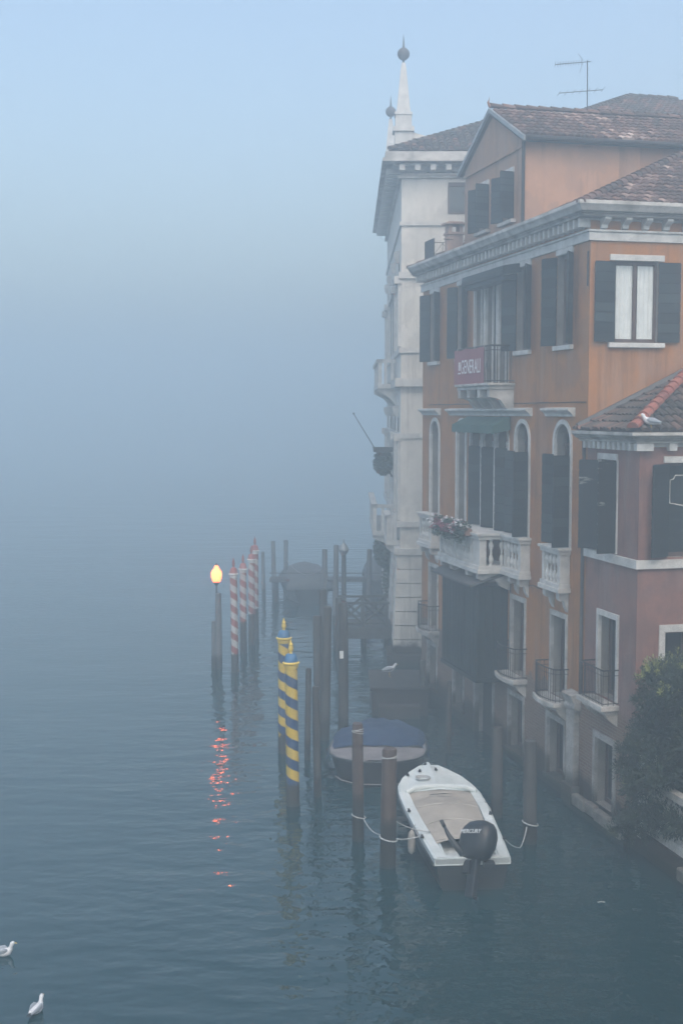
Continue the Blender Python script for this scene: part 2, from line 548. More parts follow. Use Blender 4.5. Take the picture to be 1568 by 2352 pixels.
def wall_face(mb, a0, a1, z0, z1, holes, depth=.24, mi=0, rv=1):
    """front of a wall in (a, z) with openings; holes: (a0,a1,z0,z1,arched)"""
    As = sorted({a0, a1, *[h[0] for h in holes], *[h[1] for h in holes]})
    Zs = sorted({z0, z1, *[h[2] for h in holes], *[h[3] for h in holes]})
    As = [x for x in As if a0 <= x <= a1]; Zs = [x for x in Zs if z0 <= x <= z1]
    for i in range(len(As) - 1):
        for j in range(len(Zs) - 1):
            ca, cz = (As[i] + As[i + 1]) / 2, (Zs[j] + Zs[j + 1]) / 2
            if any(h[0] < ca < h[1] and h[2] < cz < h[3] for h in holes):
                continue
            mb.quad((As[i], 0, Zs[j]), (As[i + 1], 0, Zs[j]), (As[i + 1], 0, Zs[j + 1]), (As[i], 0, Zs[j + 1]), mi)
    for h in holes:
        p, q, u, t = h[:4]
        arch = len(h) > 4 and h[4]
        rad = (q - p) / 2
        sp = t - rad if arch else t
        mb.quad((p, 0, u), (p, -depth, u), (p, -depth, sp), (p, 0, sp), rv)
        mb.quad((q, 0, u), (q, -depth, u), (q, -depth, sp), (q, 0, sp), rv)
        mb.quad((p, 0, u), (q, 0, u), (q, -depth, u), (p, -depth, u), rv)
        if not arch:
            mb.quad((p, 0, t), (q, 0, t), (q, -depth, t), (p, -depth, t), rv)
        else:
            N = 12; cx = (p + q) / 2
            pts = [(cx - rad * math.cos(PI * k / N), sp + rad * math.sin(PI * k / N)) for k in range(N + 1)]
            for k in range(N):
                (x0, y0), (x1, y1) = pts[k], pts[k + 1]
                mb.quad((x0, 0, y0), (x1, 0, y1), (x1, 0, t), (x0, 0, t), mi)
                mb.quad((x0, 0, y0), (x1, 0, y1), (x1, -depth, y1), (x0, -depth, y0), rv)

def pane_mesh(T, a0, a1, z0, z1, arched, b):
    mb = MB(T)
    if arched:
        rad = (a1 - a0) / 2; sp = z1 - rad; cx = (a0 + a1) / 2; N = 12
        pts = [(a0, z0), (a1, z0)] + [(cx + rad * math.cos(PI * k / N), sp + rad * math.sin(PI * k / N)) for k in range(N + 1)]
    else:
        pts = [(a0, z0), (a1, z0), (a1, z1), (a0, z1)]
    mb.prism(pts, b - .03, b, 'b')
    return mb

def leaf_mb(T, hinge, width, z0, z1, ang, side, boards=8):
    """a boarded shutter leaf; hinge at (a,b); side=+1 closes towards +a, -1 towards -a; ang 0 closed, 180 flat open"""
    mb = MB(T)
    ca, sa = math.cos(R(ang)) * side, math.sin(R(ang))
    na, nb = -sa * side, math.cos(R(ang)) 
    th = .02
    def P(t, q, z): return (hinge[0] + ca * t + na * q, hinge[1] + .025 + sa * t + nb * q, z)
    def slab(t0, t1, q0, q1, za, zb, tone=.5):
        v = [P(t, q, z) for z in (za, zb) for q in (q0, q1) for t in (t0, t1)]
        mb.add(v, [(0, 2, 3, 1), (4, 5, 7, 6), (0, 1, 5, 4), (2, 6, 7, 3), (0, 4, 6, 2), (1, 3, 7, 5)], 0, tone)
    h = (z1 - z0) / boards
    slab(.01, width - .01, -th * .5, th * .5, z0 + .004, z1 - .004, 0)
    for k in range(boards):
        slab(0, width, -th, th, z0 + k * h, z0 + (k + 1) * h - .03, random.uniform(.2, 1))
    return mb

def window(root, T, a0, a1, z0, z1, arched=False, reveal=.2, frame='wood_frame', surround=.1, sill=True, lintel=True,
           shutters=(), shutter_mat='shutter', shut_z=None, curtain=False, boards=9, mull=True, sill_ext=.12, stone='stone', jamb_out=.035, lintel_ext=.0):
    """one window: joinery mesh with pane, sill, lintel, stone surround, shutters below it"""
    fb = -reveal
    mb = MB(T)
    f = .055
    tz = z1 - (a1 - a0) / 2 if arched else z1
    mb.box(a0, a0 + f, fb, fb + .05, z0, tz); mb.box(a1 - f, a1, fb, fb + .05, z0, tz)
    mb.box(a0 + f, a1 - f, fb, fb + .05, z0, z0 + .09)
    mb.box(a0 + f, a1 - f, fb, fb + .05, tz - .07, tz)
    if mull:
        cx = (a0 + a1) / 2
        mb.box(cx - .04, cx + .04, fb, fb + .055, z0 + .09, tz - .07)
    win = mb.build('window', M[frame], root)
    pane_mesh(T, a0, a1, z0, z1, arched, fb - .005).build('pane', M['glass'], win)
    if curtain:
        mb = MB(T)
        for (p, q) in curtain:
            N = 14
            for k in range(N):
                t0, t1 = p + (q - p) * k / N, p + (q - p) * (k + 1) / N
                d = lambda t: fb + .012 + .011 * math.sin((t - p) * 55)
                mb.quad((t0, d(t0), z0 + .1), (t1, d(t1), z0 + .1), (t1, d(t1), tz - .1), (t0, d(t0), tz - .1))
        mb.build('curtain', M['curtain'], win)
    if sill:
        mb = MB(T); mb.box(a0 - sill_ext, a1 + sill_ext, -reveal + .05, .10, z0 - .11, z0 + .002)
        mb.build('sill', M[stone], win, bevel=.012)
    if lintel:
        mb = MB(T); mb.box(a0 - .02 - lintel_ext, a1 + .02 + lintel_ext, -.03, .05, z1 - .002, z1 + .14)
        mb.build('lintel', M[stone], win, bevel=.01)
    if surround:
        mb = MB(T); o_ = jamb_out
        if arched:
            rad = (a1 - a0) / 2; cx = (a0 + a1) / 2; N = 16
            for k in range(N):
                def PT(r_, t): return (cx - r_ * math.cos(t), tz + r_ * math.sin(t))
                t0, t1 = PI * k / N, PI * (k + 1) / N
                i0, i1, e0, e1 = PT(rad - .004, t0), PT(rad - .004, t1), PT(rad + surround, t0), PT(rad + surround, t1)
                mb.add([(i0[0], -.03, i0[1]), (i1[0], -.03, i1[1]), (e1[0], -.03, e1[1]), (e0[0], -.03, e0[1]),
                        (i0[0], o_, i0[1]), (i1[0], o_, i1[1]), (e1[0], o_, e1[1]), (e0[0], o_, e0[1])],
                       [(4, 5, 6, 7), (0, 1, 5, 4), (3, 2, 6, 7)])
        mb.box(a0 - surround, a0 + .006, -.05, o_, z0, tz if arched else z1)
        mb.box(a1 - .006, a1 + surround, -.05, o_, z0, tz if arched else z1)
        if not arched and not lintel:
            mb.box(a0 - surround, a1 + surround, -.04, o_ + .002, z1 + .001, z1 + surround + .03)
        mb.build('surround', M[stone], win)
    sz0, sz1 = shut_z or (z0 + .02, z1 - .02)
    wl = (a1 - a0) / 2 - .01
    for (sd, ang) in shutters:
        hinge = (a0, .0) if sd > 0 else (a1, .0)
        leaf_mb(T, hinge, wl, sz0, sz1, ang, sd, boards).build('shutter', M[shutter_mat], win)
    return win

def cornice(mb, T, a0, a1, z, prof, dent=None):
    """mouldings: prof list of (b_out, z0, z1) boxes; dent: (spacing, width, b0, b1, z0, z1)"""
    k = mb.T; mb.T = T
    for (bo, p, q) in prof:
        mb.box(a0, a1, -.02, bo, z + p, z + q)
    if dent:
        sp, wd, b0, b1, p, q = dent
        nn = int((a1 - a0) / sp)
        for i in range(nn + 1):
            c = a0 + .1 + i * sp
            if c + wd < a1:
                mb.box(c, c + wd, b0, b1, z + p, z + q)
    mb.T = k

def roof_slope(mb, E, U, N, slope, poly, step=.20, row=.36, under=1, tiles=True, tones=(0, 1)):
    """barrel tiles on a slope. E eave point, U unit along the eave, N unit horizontal uphill; poly in (u, run)"""
    E, U, N = Vector(E), Vector(U), Vector(N)
    k = math.sqrt(1 + slope * slope)
    V = (N + Vector((0, 0, slope))) / k
    W = U.cross(V)
    if W.z < 0: W = -W
    def P(u, r, h=0): return tuple(E + U * u + N * r + Vector((0, 0, slope * r)) + W * h)
    mb.add([P(*p) for p in poly], [tuple(range(len(poly)))], under)
    mb.add([P(p[0], p[1], -.14) for p in poly], [tuple(range(len(poly)))], under)
    if not tiles: return
    def inside(u, r):
        c = False; j = len(poly) - 1
        for i in range(len(poly)):
            (xi, yi), (xj, yj) = poly[i], poly[j]
            if (yi > r) != (yj > r) and u < (xj - xi) * (r - yi) / (yj - yi) + xi: c = not c
            j = i
        return c
    us = [p[0] for p in poly]; rs = [p[1] for p in poly]
    rr = row / k
    nv = int((max(rs) - min(rs)) / rr) + 1; nu = int((max(us) - min(us)) / step) + 1
    L = row * 1.12; rad = step * .46
    for j in range(nv):
        for i in range(nu):
            u = min(us) + (i + .5) * step + random.uniform(-.012, .012)
            r = min(rs) + j * rr
            if not inside(u, r + rr * .5): continue
            pp = E + U * u + N * r
            tone = .62 * random.betavariate(1.4, 1.8) + .38 * min(1, max(0, .5 + .9 * mnoise(Vector((pp.x * .7, pp.y * .7, pp.z)))))
            tone = min(tones[1], max(tones[0], tone))
            jl = random.uniform(-.02, .02)
            vs = []; seg = 5
            for (t, lift, rad_) in ((jl, .045, rad), (L + jl, .012, rad * .86)):
                base = E + U * u + N * r + Vector((0, 0, slope * r)) + V * t + W * (lift + random.uniform(0, .008))
                for q in range(seg + 1):
                    an = PI * q / seg
                    vs.append(tuple(base + U * (rad_ * math.cos(an)) + W * (rad_ * .85 * math.sin(an))))
            s1 = seg + 1
            mb.add(vs, [(q, q + 1, s1 + q + 1, s1 + q) for q in range(seg)] + [tuple(range(s1))], 0, tone)

def ridge_tiles(mb, A, B, rad=.12, mi=0, tone=(.1, .62)):
    A, B = Vector(A), Vector(B); D = (B - A); Ln = D.length; D.normalize()
    U = D.cross(Vector((0, 0, 1))).normalized(); W = U.cross(D)
    if W.z < 0: W = -W
    nn = max(1, int(Ln / .36))
    for i in range(nn):
        vs = []; seg = 6
        t0 = i * Ln / nn
        for (t, lift, r_) in ((t0, .06, rad), (t0 + Ln / nn * 1.1, .03, rad * .88)):
            base = A + D * t + W * lift
            for q in range(seg + 1):
                an = PI * q / seg
                vs.append(tuple(base + U * (r_ * math.cos(an)) + W * (r_ * math.sin(an))))
        s1 = seg + 1
        mb.add(vs, [(q, q + 1, s1 + q + 1, s1 + q) for q in range(seg)] + [tuple(range(s1)), tuple(range(2 * s1 - 1, s1 - 1, -1))], mi, random.uniform(*tone))

M['under'] = surf('roof_underlay', (.06, .05, .045), (.10, .085, .075), 4, .95, .2)

BAL_PROF = [(.055, 0), (.055, .03), (.035, .05), (.06, .12), (.075, .2), (.06, .28), (.035, .36), (.03, .40), (.05, .43), (.03, .46), (.035, .52), (.06, .60), (.075, .68), (.06, .76), (.035, .83), (.055, .86), (.055, .9)]

def stone_balcony(root, T, a0, a1, depth, z0, z1, nb, piers=(), consoles=(), side_bal=0, near_solid=.12, b0=0):
    """stone balustrade box: slab, rail, piers in one mesh; balusters and consoles as its pieces"""
    mb = MB(T)
    mb.box(a0 - .08, a1 + .08, b0, depth + .08, z0 - .12, z0)
    mb.box(a0 - .04, a1 + .04, b0, depth + .04, z0, z0 + .10)
    mb.box(a0 - .04, a1 + .04, b0, depth + .04, z1 - .17, z1 - .07)
    mb.box(a0 - .09, a1 + .09, b0, depth + .09, z1 - .07, z1)
    P = .13
    zb, zt = z0 + .10, z1 - .17
    # corner piers
    mb.box(a1 - P, a1, depth - .13, depth, zb, zt)
    mb.box(a0, a0 + near_solid, b0 + (0 if not side_bal else depth - .2), depth, zb, zt)
    for p in piers:
        mb.box(p - .08, p + .08, depth - .14, depth, zb, zt)
    bal = mb.build('balcony', M['stone'], root, bevel=.012)
    marks = [a0 + near_solid, *sorted(piers), a1 - P]
    edges = []
    lo = a0 + near_solid
    for p in sorted(piers):
        edges.append((lo, p - .08)); lo = p + .08
    edges.append((lo, a1 - P))
    tot = sum(q - p for p, q in edges)
    sc = (zt - zb) / .9
    for (p, q) in edges:
        k = max(1, round(nb * (q - p) / tot))
        for i in range(k):
            c = p + (q - p) * (i + .5) / k
            m2 = MB(T); m2.lathe([(r_ * 1.0, z * sc) for r_, z in BAL_PROF], (c, depth - .07, zb), 10)
            m2.build('baluster', M['stone'], bal, smooth='all')
    for i in range(side_bal):
        c = b0 + .1 + (depth - .3 - b0) * (i + .5) / side_bal
        m2 = MB(T); m2.lathe([(r_, z * sc) for r_, z in BAL_PROF], (a0 + .07, c, zb), 10)
        m2.build('baluster', M['stone'], bal, smooth='all')
    for c in consoles:
        m2 = MB(T)
        pr = [(b0, z0 - .12), (depth + .0, z0 - .12), (depth, z0 - .27), (depth * .8, z0 - .34), (depth * .55, z0 - .30), (depth * .4, z0 - .36), (depth * .28, z0 - .5), (b0, z0 - .62)]
        m2.prism(pr, c - .09, c + .09, 'a')
        m2.build('console', M['stone'], bal, bevel=.01)
    return bal

def iron_balconet(root, T, a0, a1, depth, z0, z1, bow=.12, slab=.12, n=14):
    """small curved iron balcony on a stone slab"""
    def front(t): return depth + bow * math.sin(PI * t)
    mb = MB(T)
    N = 10
    poly = [(a0 - .05, 0)] + [(a0 - .05 + (a1 - a0 + .1) * k / N, front(k / N) + .06) for k in range(N + 1)] + [(a1 + .05, 0)]
    mb.prism(poly, z0 - slab, z0, 'z')
    poly = [(p * .9 + (a0 + a1) * .05, q * .75) for p, q in poly]
    mb.prism(poly, z0 - slab - .09, z0 - slab, 'z')
    bal = mb.build('balconet', M['dirty_stone'], root, bevel=.012)
    m2 = MB(T)
    def rail(z, r_):
        m2.tube([(a0, 0, z)] + [(a0 + (a1 - a0) * k / N, front(k / N), z) for k in range(N + 1)] + [(a1, 0, z)], r_, 5)
    rail(z1, .018); rail(z0 + .05, .012); rail(z1 - .12, .008)
    for k in range(n + 1):
        t = k / n
        a = a0 + (a1 - a0) * t
        m2.tube([(a, front(t), z0), (a, front(t), z1)], .008, 4)
    for a in (a0, a1):
        for j in (1, 2):
            m2.tube([(a, depth * j / 3, z0), (a, depth * j / 3, z1)], .008, 4)
    m2.build('railing', M['iron'], bal)
    for c in (a0 + .12, a1 - .12):
        m3 = MB(T)
        m3.prism([(0, z0 - slab - .09), (depth * .8, z0 - slab - .09), (depth * .6, z0 - slab - .2), (0, z0 - slab - .38)], c - .08, c + .08, 'a')
        m3.build('console', M['dirty_stone'], bal)
    return bal

# ---- orange house -------------------------------------------------------
house = thing('town_house', 'tall orange stucco canal house with dark green shutters, stone balconies and a tiled hip roof', 'house', HOUSE, HOUSE_RZ)
LEN = 13.1
TOPW = [(.95, 1.9), (3.6, 4.6), (8.65, 9.5), (11.3, 12.25)]
DOORS = [(5.2, 5.95), (6.12, 6.98), (7.15, 7.95)]
ARCH = [(.95, 1.9), (3.62, 4.55), (8.68, 9.45), (11.28, 12.15)]
ARC3 = [(5.12, 6.0), (6.2, 7.1), (7.3, 8.2)]
MEZ = [(1.07, 1.95), (3.78, 4.72), (11.35, 12.2)]
GND = [(1.08, 2.12, .32, 1.78), (3.82, 4.82, .3, 1.76), (8.72, 9.62, .4, 1.5), (11.4, 12.3, .45, 1.82)]
T0 = canal
holes = [(a, c, 11.1, 13.3) for a, c in TOPW] + [(a, c, 10.22, 13.15) for a, c in DOORS]
holes += [(a, c, 6.2, 9.2, True) for a, c in ARCH] + [(a, c, 6.2, 9.1, True) for a, c in ARC3]
holes += [(a, c, 2.42, 4.42) for a, c in MEZ] + [g for g in GND] + [(6.15, 7.6, -.6, 1.95)]
mb = MB(T0)
wall_face(mb, 0, LEN, -1, 13.97, holes)
mb.T = side_at(0)
wall_face(mb, 0, 11, -1, 13.97, [(.62, 1.72, 11.1, 13.0)])
mb.T = ID3
mb.quad((0, LEN, -1), (11, LEN, -1), (11, LEN, 13.97), (0, LEN, 13.97))
mb.quad((11, 0, -1), (11, LEN, -1), (11, LEN, 13.97), (11, 0, 13.97))
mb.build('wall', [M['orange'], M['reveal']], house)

# cornice: frieze, dentils, overhanging gutter moulding, all round the two visible sides
for (T, a0, a1, sp) in ((canal, -.06, LEN + .1, .30), (side_at(0), -.06, 11, .52)):
    mb = MB()
    mb.T = T
    mb.box(a0 if T is canal else -.061, a1, -.05, .055, 13.44, 13.64)
    mb.box(a0 if T is canal else -.10, a1, -.05, .095, 13.64, 13.69)
    mb.build('frieze', M['stone'], house, bevel=.008)
    mb = MB(); mb.T = T
    e = .0 if T is canal else .0
    prof = [(0, 13.96), (.34, 13.96), (.34, 14.04), (.42, 14.06), (.47, 14.14), (.52, 14.2), (.52, 14.28), (-.05, 14.28)]
    # mitred ends at the near corner
    k = len(prof)
    v = [(-(p[0] if p[0] > 0 else p[0]), p[0], p[1]) for p in prof] + [(a1, p[0], p[1]) for p in prof]
    mb.add(v, [tuple(range(k)), tuple(range(2 * k - 1, k - 1, -1))] + [(i, (i + 1) % k, k + (i + 1) % k, k + i) for i in range(k)])
    mb.build('cornice', M['dirty_stone'], house, bevel=.008)
    mb = MB(T)
    mb.box(0, a1 - .1, -.02, .02, 13.90, 13.958)
    c = .02
    while c < a1 - .1:
        wd = .09 if T is canal else .16
        if T is canal:
            mb.box(c, c + wd, .0, .28, 13.74, 13.955)
        else:
            mb.prism([(0, 13.70), (.10, 13.72), (.12, 13.80), (.22, 13.84), (.30, 13.90), (.30, 13.955), (0, 13.955)], c + .2, c + .2 + wd, 'a')
        c += sp
    mb.build('dentil_row', M['stone'], house, bevel=.01)

# top floor windows
for i, (p, q) in enumerate(TOPW):
    window(house, T0, p, q, 11.1, 13.3, shutters=((-1, 152), (1, 142)), surround=0, curtain=[(p + .06, p + .34)], reveal=.22, sill_ext=.06)
# balcony doors on the top floor
for (p, q) in DOORS:
    window(house, T0, p, q, 10.22, 13.15, surround=.06, sill=False, lintel=False, frame='white_frame', reveal=.22, jamb_out=.03)
mb = MB(T0)
mb.prism([(0, 13.18), (.5, 13.10), (.52, 13.2), (.5, 13.34), (0, 13.42)], 4.3, 7.65, 'a')
mb.box(4.35, 7.6, .10, .44, 12.98, 13.1)
mb.build('door_hood', M['oriel'], house)
mb = MB(T0)
mb.box(4.72, 7.42, 0, .72, 10.10, 10.2); mb.box(4.66, 7.48, 0, .78, 10.2, 10.27)
bal = mb.build('balcony', M['dirty_stone'], house, bevel=.012)
for c in (4.85, 5.65, 6.5, 7.3):
    mb = MB(T0)
    mb.prism([(0, 10.10), (.7, 10.10), (.7, 9.88), (.52, 9.86), (.38, 9.80), (.25, 9.62), (.12, 9.52), (0, 9.5)], c - .1, c + .1, 'a')
    mb.build('console', M['dirty_stone'], bal, bevel=.01)
mb = MB(T0)
zt, zb = 11.27, 10.27
for z, r_ in ((zt, .024), (zb + .06, .014), (zt - .12, .010)):
    mb.tube([(4.76, 0, z), (4.76, .68, z), (7.40, .68, z), (7.40, 0, z)], r_, 5)
for k in range(23):
    a = 4.76 + 2.64 * k / 22
    mb.tube([(a, .68, zb), (a, .68, zt)], .011, 4)
for a in (4.76, 7.40):
    for k in range(1, 7):
        mb.tube([(a, .68 * k / 7, zb), (a, .68 * k / 7, zt)], .011, 4)
for k in range(6):
    a = 4.95 + .44 * k
    mb.tube([(a + .1 * math.cos(t * PI / 5), .68, 10.75 + .16 * math.sin(t * PI / 5)) for t in range(10)], .008, 4, closed=True)
mb.build('railing', M['iron'], bal)

# arched floor
for i, (p, q) in enumerate(ARCH):
    sh = ((-1, 165), (1, 98)) if i < 2 else ()
    window(house, T0, p, q, 6.2, 9.2, arched=True, sill=False, lintel=False, shutters=sh, shut_z=(6.22, 8.45), surround=.11, reveal=.3, mull=False)
for i, (p, q) in enumerate(ARC3):
    window(house, T0, p, q, 6.2, 9.1, arched=True, sill=False, lintel=False, shutters=((1, 32), (-1, 12)), shut_z=(6.22, 8.5), surround=.085, reveal=.3, mull=False, frame='white_frame')
for (p, q) in ((.72, 2.45), (3.42, 10.15), (11.12, 13.0)):
    mb = MB(T0)
    mb.prism([(0, 9.38), (.06, 9.38), (.08, 9.44), (.15, 9.50), (.2, 9.53), (.2, 9.58), (0, 9.6)], p, q, 'a')
    mb.build('lintel_moulding', M['stone'], house)
mb = MB(T0)      # rolled-out green awning over the middle arches
N = 16
for k in range(N):
    a0, a1 = 4.85 + 3.5 * k / N, 4.85 + 3.5 * (k + 1) / N
    d = lambda a: .02 * math.sin(a * 9)
    mb.quad((a0, .06, 9.36), (a1, .06, 9.36), (a1, .55, 9.12 + d(a1)), (a0, .55, 9.12 + d(a0)))
    mb.quad((a0, .55, 9.12 + d(a0)), (a1, .55, 9.12 + d(a1)), (a1, .56, 8.9 + d(a1 * 1.7)), (a0, .56, 8.9 + d(a0 * 1.7)))
mb.add([(4.85, .06, 9.36), (4.85, .55, 9.12), (4.85, .56, 8.9), (4.85, .06, 9.0)], [(0, 1, 2, 3)])
mb.add([(8.35, .06, 9.36), (8.35, .55, 9.12), (8.35, .56, 8.9), (8.35, .06, 9.0)], [(0, 1, 2, 3)])
mb.build('awning', M['awning'], house)

stone_balcony(house, T0, .9, 2.05, .26, 5.22, 6.2, 4, consoles=(1.05, 1.9), near_solid=.14)
stone_balcony(house, T0, 3.45, 4.68, .28, 5.22, 6.2, 4, consoles=(3.6, 4.3), near_solid=.14)
stone_balcony(house, T0, 11.2, 12.5, .28, 5.22, 6.2, 4, consoles=(11.35, 12.35), near_solid=.14)
stone_balcony(house, T0, 4.82, 8.35, .92, 5.22, 6.2, 12, piers=(5.55, 6.9), consoles=(5.0, 5.9, 7.3, 8.2), side_bal=2, near_solid=.5)

# dark boarded oriel
mb = MB(T0)
mb.box(5.05, 8.1, -.02, .88, 2.15, 4.72)
for k in range(12):
    a = 5.05 + 3.05 * (k + .5) / 12
    mb.box(a - .115, a + .115, .87, .905, 2.2, 4.7)
for k in range(4):
    c = .88 * (k + .5) / 4
    mb.box(5.02, 5.06, c - .1, c + .1, 2.2, 4.7)
mb.box(5.0, 8.15, -.02, .93, 2.05, 2.16)
ori = mb.build('oriel', M['oriel'], house)
mb = MB(T0)
mb.prism([(-.02, 5.08), (1.18, 4.74), (1.18, 4.80), (-.02, 5.16)], 4.85, 8.35, 'a')
mb.build('oriel_roof', M['dark_lead'], ori)

# mezzanine and water-level windows
for i, (p, q) in enumerate(MEZ):
    window(house, T0, p, q, 2.42, 4.42, sill=False, lintel=False, surround=.1, reveal=.3, stone='dirty_stone', mull=True)
    iron_balconet(house, T0, p - .18, q + .22, .34, 2.4, 3.22)
for g in GND:
    window(house, T0, g[0], g[1], g[2], g[3], sill=True, lintel=False, surround=.11, reveal=.3, stone='tide_stone', mull=False, sill_ext=.12)
mb = MB(T0)
mb.box(6.15, 7.6, -.27, -.23, -.6, 1.97); gate = mb.build('water_gate', M['oriel'], house)
for (p, q) in ((6.0, 6.16), (7.59, 7.75)):
    mb = MB(T0); mb.box(p, q, -.1, .03, -.6, 2.0); mb.build('jamb', M['tide_stone'], gate)
# white stone pilaster at the corner
mb = MB(T0)
mb.box(.2, .66, 0, .16, .5, 2.35)
mb.prism([(0, 2.35), (.18, 2.35), (.2, 2.45), (.18, 2.52), (.24, 2.62), (.28, 2.74), (0, 2.8)], .12, .72, 'a')
mb.box(.12, .72, 0, .24, .05, .52)
mb.build('pilaster', M['tide_stone'], house, bevel=.02)

# side window with its curtains
window(house, side_at(0), .62, 1.72, 11.1, 13.0, shutters=((1, 172), (-1, 174)), surround=0, sill_ext=.16, lintel_ext=.12,
       curtain=[(.70, 1.13), (1.25, 1.66)], reveal=.14, boards=8)
mb = MB(T0); mb.box(.02, .05, .03, .06, 12.4, 13.2); mb.build('cable', M['iron'], house)
mb = MB(T0); mb.tube([(.07, .06, 9.3), (.07, .06, 2.8)], .045, 8); mb.build('downpipe', M['dark_lead'], house)
mb = MB(T0); mb.tube([(.1 + .65 * k, .02, 9.72 + .006 * math.sin(k * 1.9)) for k in range(20)], .012, 4); mb.build('wire', M['iron'], house)
mb = MB(T0); mb.tube([(2.6 + .55 * k, .02, 4.95 + .04 * math.sin(k * 2.3)) for k in range(5)] + [(4.9, .02, 2.9)], .012, 4); mb.build('wire', M['iron'], house)

# main roof, hipped
def hip_roof(root, x0, x1, y0, y1, ze, slope, tmat, near_tiles=True, name='roof', step=.2, row=.36, ridge=True, tones=(0, 1), ridge_mat=None):
    w2 = min(x1 - x0, y1 - y0) / 2
    mb = MB()
    lx, ly = x1 - x0, y1 - y0
    if ly >= lx:
        A, B = (x0 + w2, y0 + w2), (x0 + w2, y1 - w2)
    else:
        A, B = (x0 + w2, y0 + w2), (x1 - w2, y0 + w2)
    # canal slope (faces -x)
    pol = [(0, 0), (ly, 0), (ly - w2, w2), (w2, w2)]
    roof_slope(mb, (x0, y0, ze), (0, 1, 0), (1, 0, 0), slope, pol, step, row, 1, True, tones)
    pol = [(0, 0), (lx, 0), (lx - w2, w2), (w2, w2)]
    roof_slope(mb, (x0, y0, ze), (1, 0, 0), (0, 1, 0), slope, pol, step, row, 1, near_tiles, tones)
    roof_slope(mb, (x1, y0, ze), (0, 1, 0), (-1, 0, 0), slope, [(0, 0), (ly, 0), (ly - w2, w2), (w2, w2)], step, row, 1, False)
    roof_slope(mb, (x0, y1, ze), (1, 0, 0), (0, -1, 0), slope, [(0, 0), (lx, 0), (lx - w2, w2), (w2, w2)], step, row, 1, False)
    zt = ze + slope * w2
    mats = [tmat, M['under']]
    rm = mb.build(name, mats, root, smooth=False, fixn=False)
    m2 = MB()
    if ridge:
        for (P, Q) in (((x0, y0), A), ((x0, y1), B if ly >= lx else (A[0], y1 - w2))):
            ridge_tiles(m2, (P[0], P[1], ze + .03), (Q[0], Q[1], zt + .03))
        ridge_tiles(m2, (A[0], A[1], zt + .03), (B[0], B[1], zt + .03))
        m2.build('ridge', ridge_mat or tmat, rm, fixn=False)
    return rm
roof = hip_roof(house, -.45, 11.2, -.45, LEN + .2, 14.13, .44, M['tile'])
# chimney, vent pots and roof-terrace railing
mb = MB()
mb.box(.15, .62, 10.9, 11.3, 14.2, 15.1); mb.box(.11, .66, 10.86, 11.34, 15.05, 15.13)
for (p, q) in ((.15, .26), (.51, .62)):
    mb.box(p, q, 10.9, 11.3, 15.13, 15.36)
mb.box(.05, .72, 10.8, 11.4, 15.36, 15.42); mb.box(.14, .63, 10.9, 11.3, 15.42, 15.46)
ch = mb.build('chimney', M['brickwork'], roof, bevel=.008)
for (x, y, zt) in ((.9, 11.2, 14.95), (.05, 10.6, 14.9)):
    mb = MB(); mb.box(x - .07, x + .07, y - .07, y + .07, 14.3, zt - .06); mb.box(x - .12, x + .12, y - .12, y + .12, zt - .05, zt)
    mb.build('vent', M['brickwork'], roof)
mb = MB()
for (x, y) in ((-.1, 12.6), (.5, 12.6), (1.1, 12.6), (1.7, 12.6)):
    mb.tube([(x, y, 14.2), (x, y, 15.02)], .012, 4)
mb.tube([(-.1, 12.6, 15.02), (1.9, 12.6, 15.02)], .014, 4)
for k in range(3):
    x = -.1 + .6 * k
    mb.tube([(x, 12.6, 14.25), (x + .6, 12.6, 15.0)], .008, 4); mb.tube([(x, 12.6, 15.0), (x + .6, 12.6, 14.25)], .008, 4)
mb.box(-.115, -.09, 11.6, 12.6, 14.2, 15.02)
mb.build('terrace_railing', M['iron'], roof)

# attic storey with gable to the canal
AX0, AX1, AY0, AY1 = .4, 9.6, 5.22, 10.1
mb = MB()
ym = (AY0 + AY1) / 2
ZE, ZR = 16.86, 18.03
mb.quad((AX0, AY0, 14), (AX1, AY0, 14), (AX1, AY0, ZE), (AX0, AY0, ZE), 1)
mb.quad((AX0, AY1, 14), (AX1, AY1, 14), (AX1, AY1, ZE), (AX0, AY1, ZE), 1)
mb.quad((AX1, AY0, 14), (AX1, AY1, 14), (AX1, AY1, ZE), (AX1, AY0, ZE), 1)
mb.T = lambda a, bb, z: (AX0 - bb, a, z)
wall_face(mb, AY0, AY1, 14, ZE, [(5.95, 6.75, 14.85, 16.1), (7.95, 8.75, 14.85, 16.1)], .18, 0, 2)
mb.add([(AY0, 0, ZE), (AY1, 0, ZE), (ym, 0, ZR)], [(0, 1, 2)])
mb.T = ID3
att = mb.build('attic', [M['attic'], M['salmon'], M['reveal']], house)
TA = lambda a, bb, z: (AX0 - bb, a, z)
for (p, q) in ((5.95, 6.75), (7.95, 8.75)):
    window(att, TA, p, q, 14.85, 16.1, shutters=((-1, 150), (1, 95)), surround=0, reveal=.15, sill_ext=.14, mull=False) if False else None
    win = MB(TA); win.box(p, q, -.17, -.13, 14.85, 16.1)
    wo = win.build('attic_window', M['glass'], house)
    leaf_mb(TA, (q, 0), .42, 14.82, 16.1, 150, -1, 7).build('shutter', M['shutter'], wo)
    leaf_mb(TA, (p, 0), .42, 14.82, 16.1, 100, 1, 7).build('shutter', M['shutter'], wo)
    m2 = MB(TA); m2.box(p - .15, q + .15, -.05, .14, 14.7, 14.8); m2.build('sill', M['dirty_stone'], wo, bevel=.01)
    m2 = MB(TA); m2.box(p - .02, q + .02, -.03, .04, 16.1, 16.24); m2.build('lintel', M['stone'], wo)
mb = MB(TA)
mb.box(AY0, AY1, 0, .06, 16.62, 16.7); mb.box(AY0 - .02, AY0 + .2, .0, .05, 14.3, 16.6)
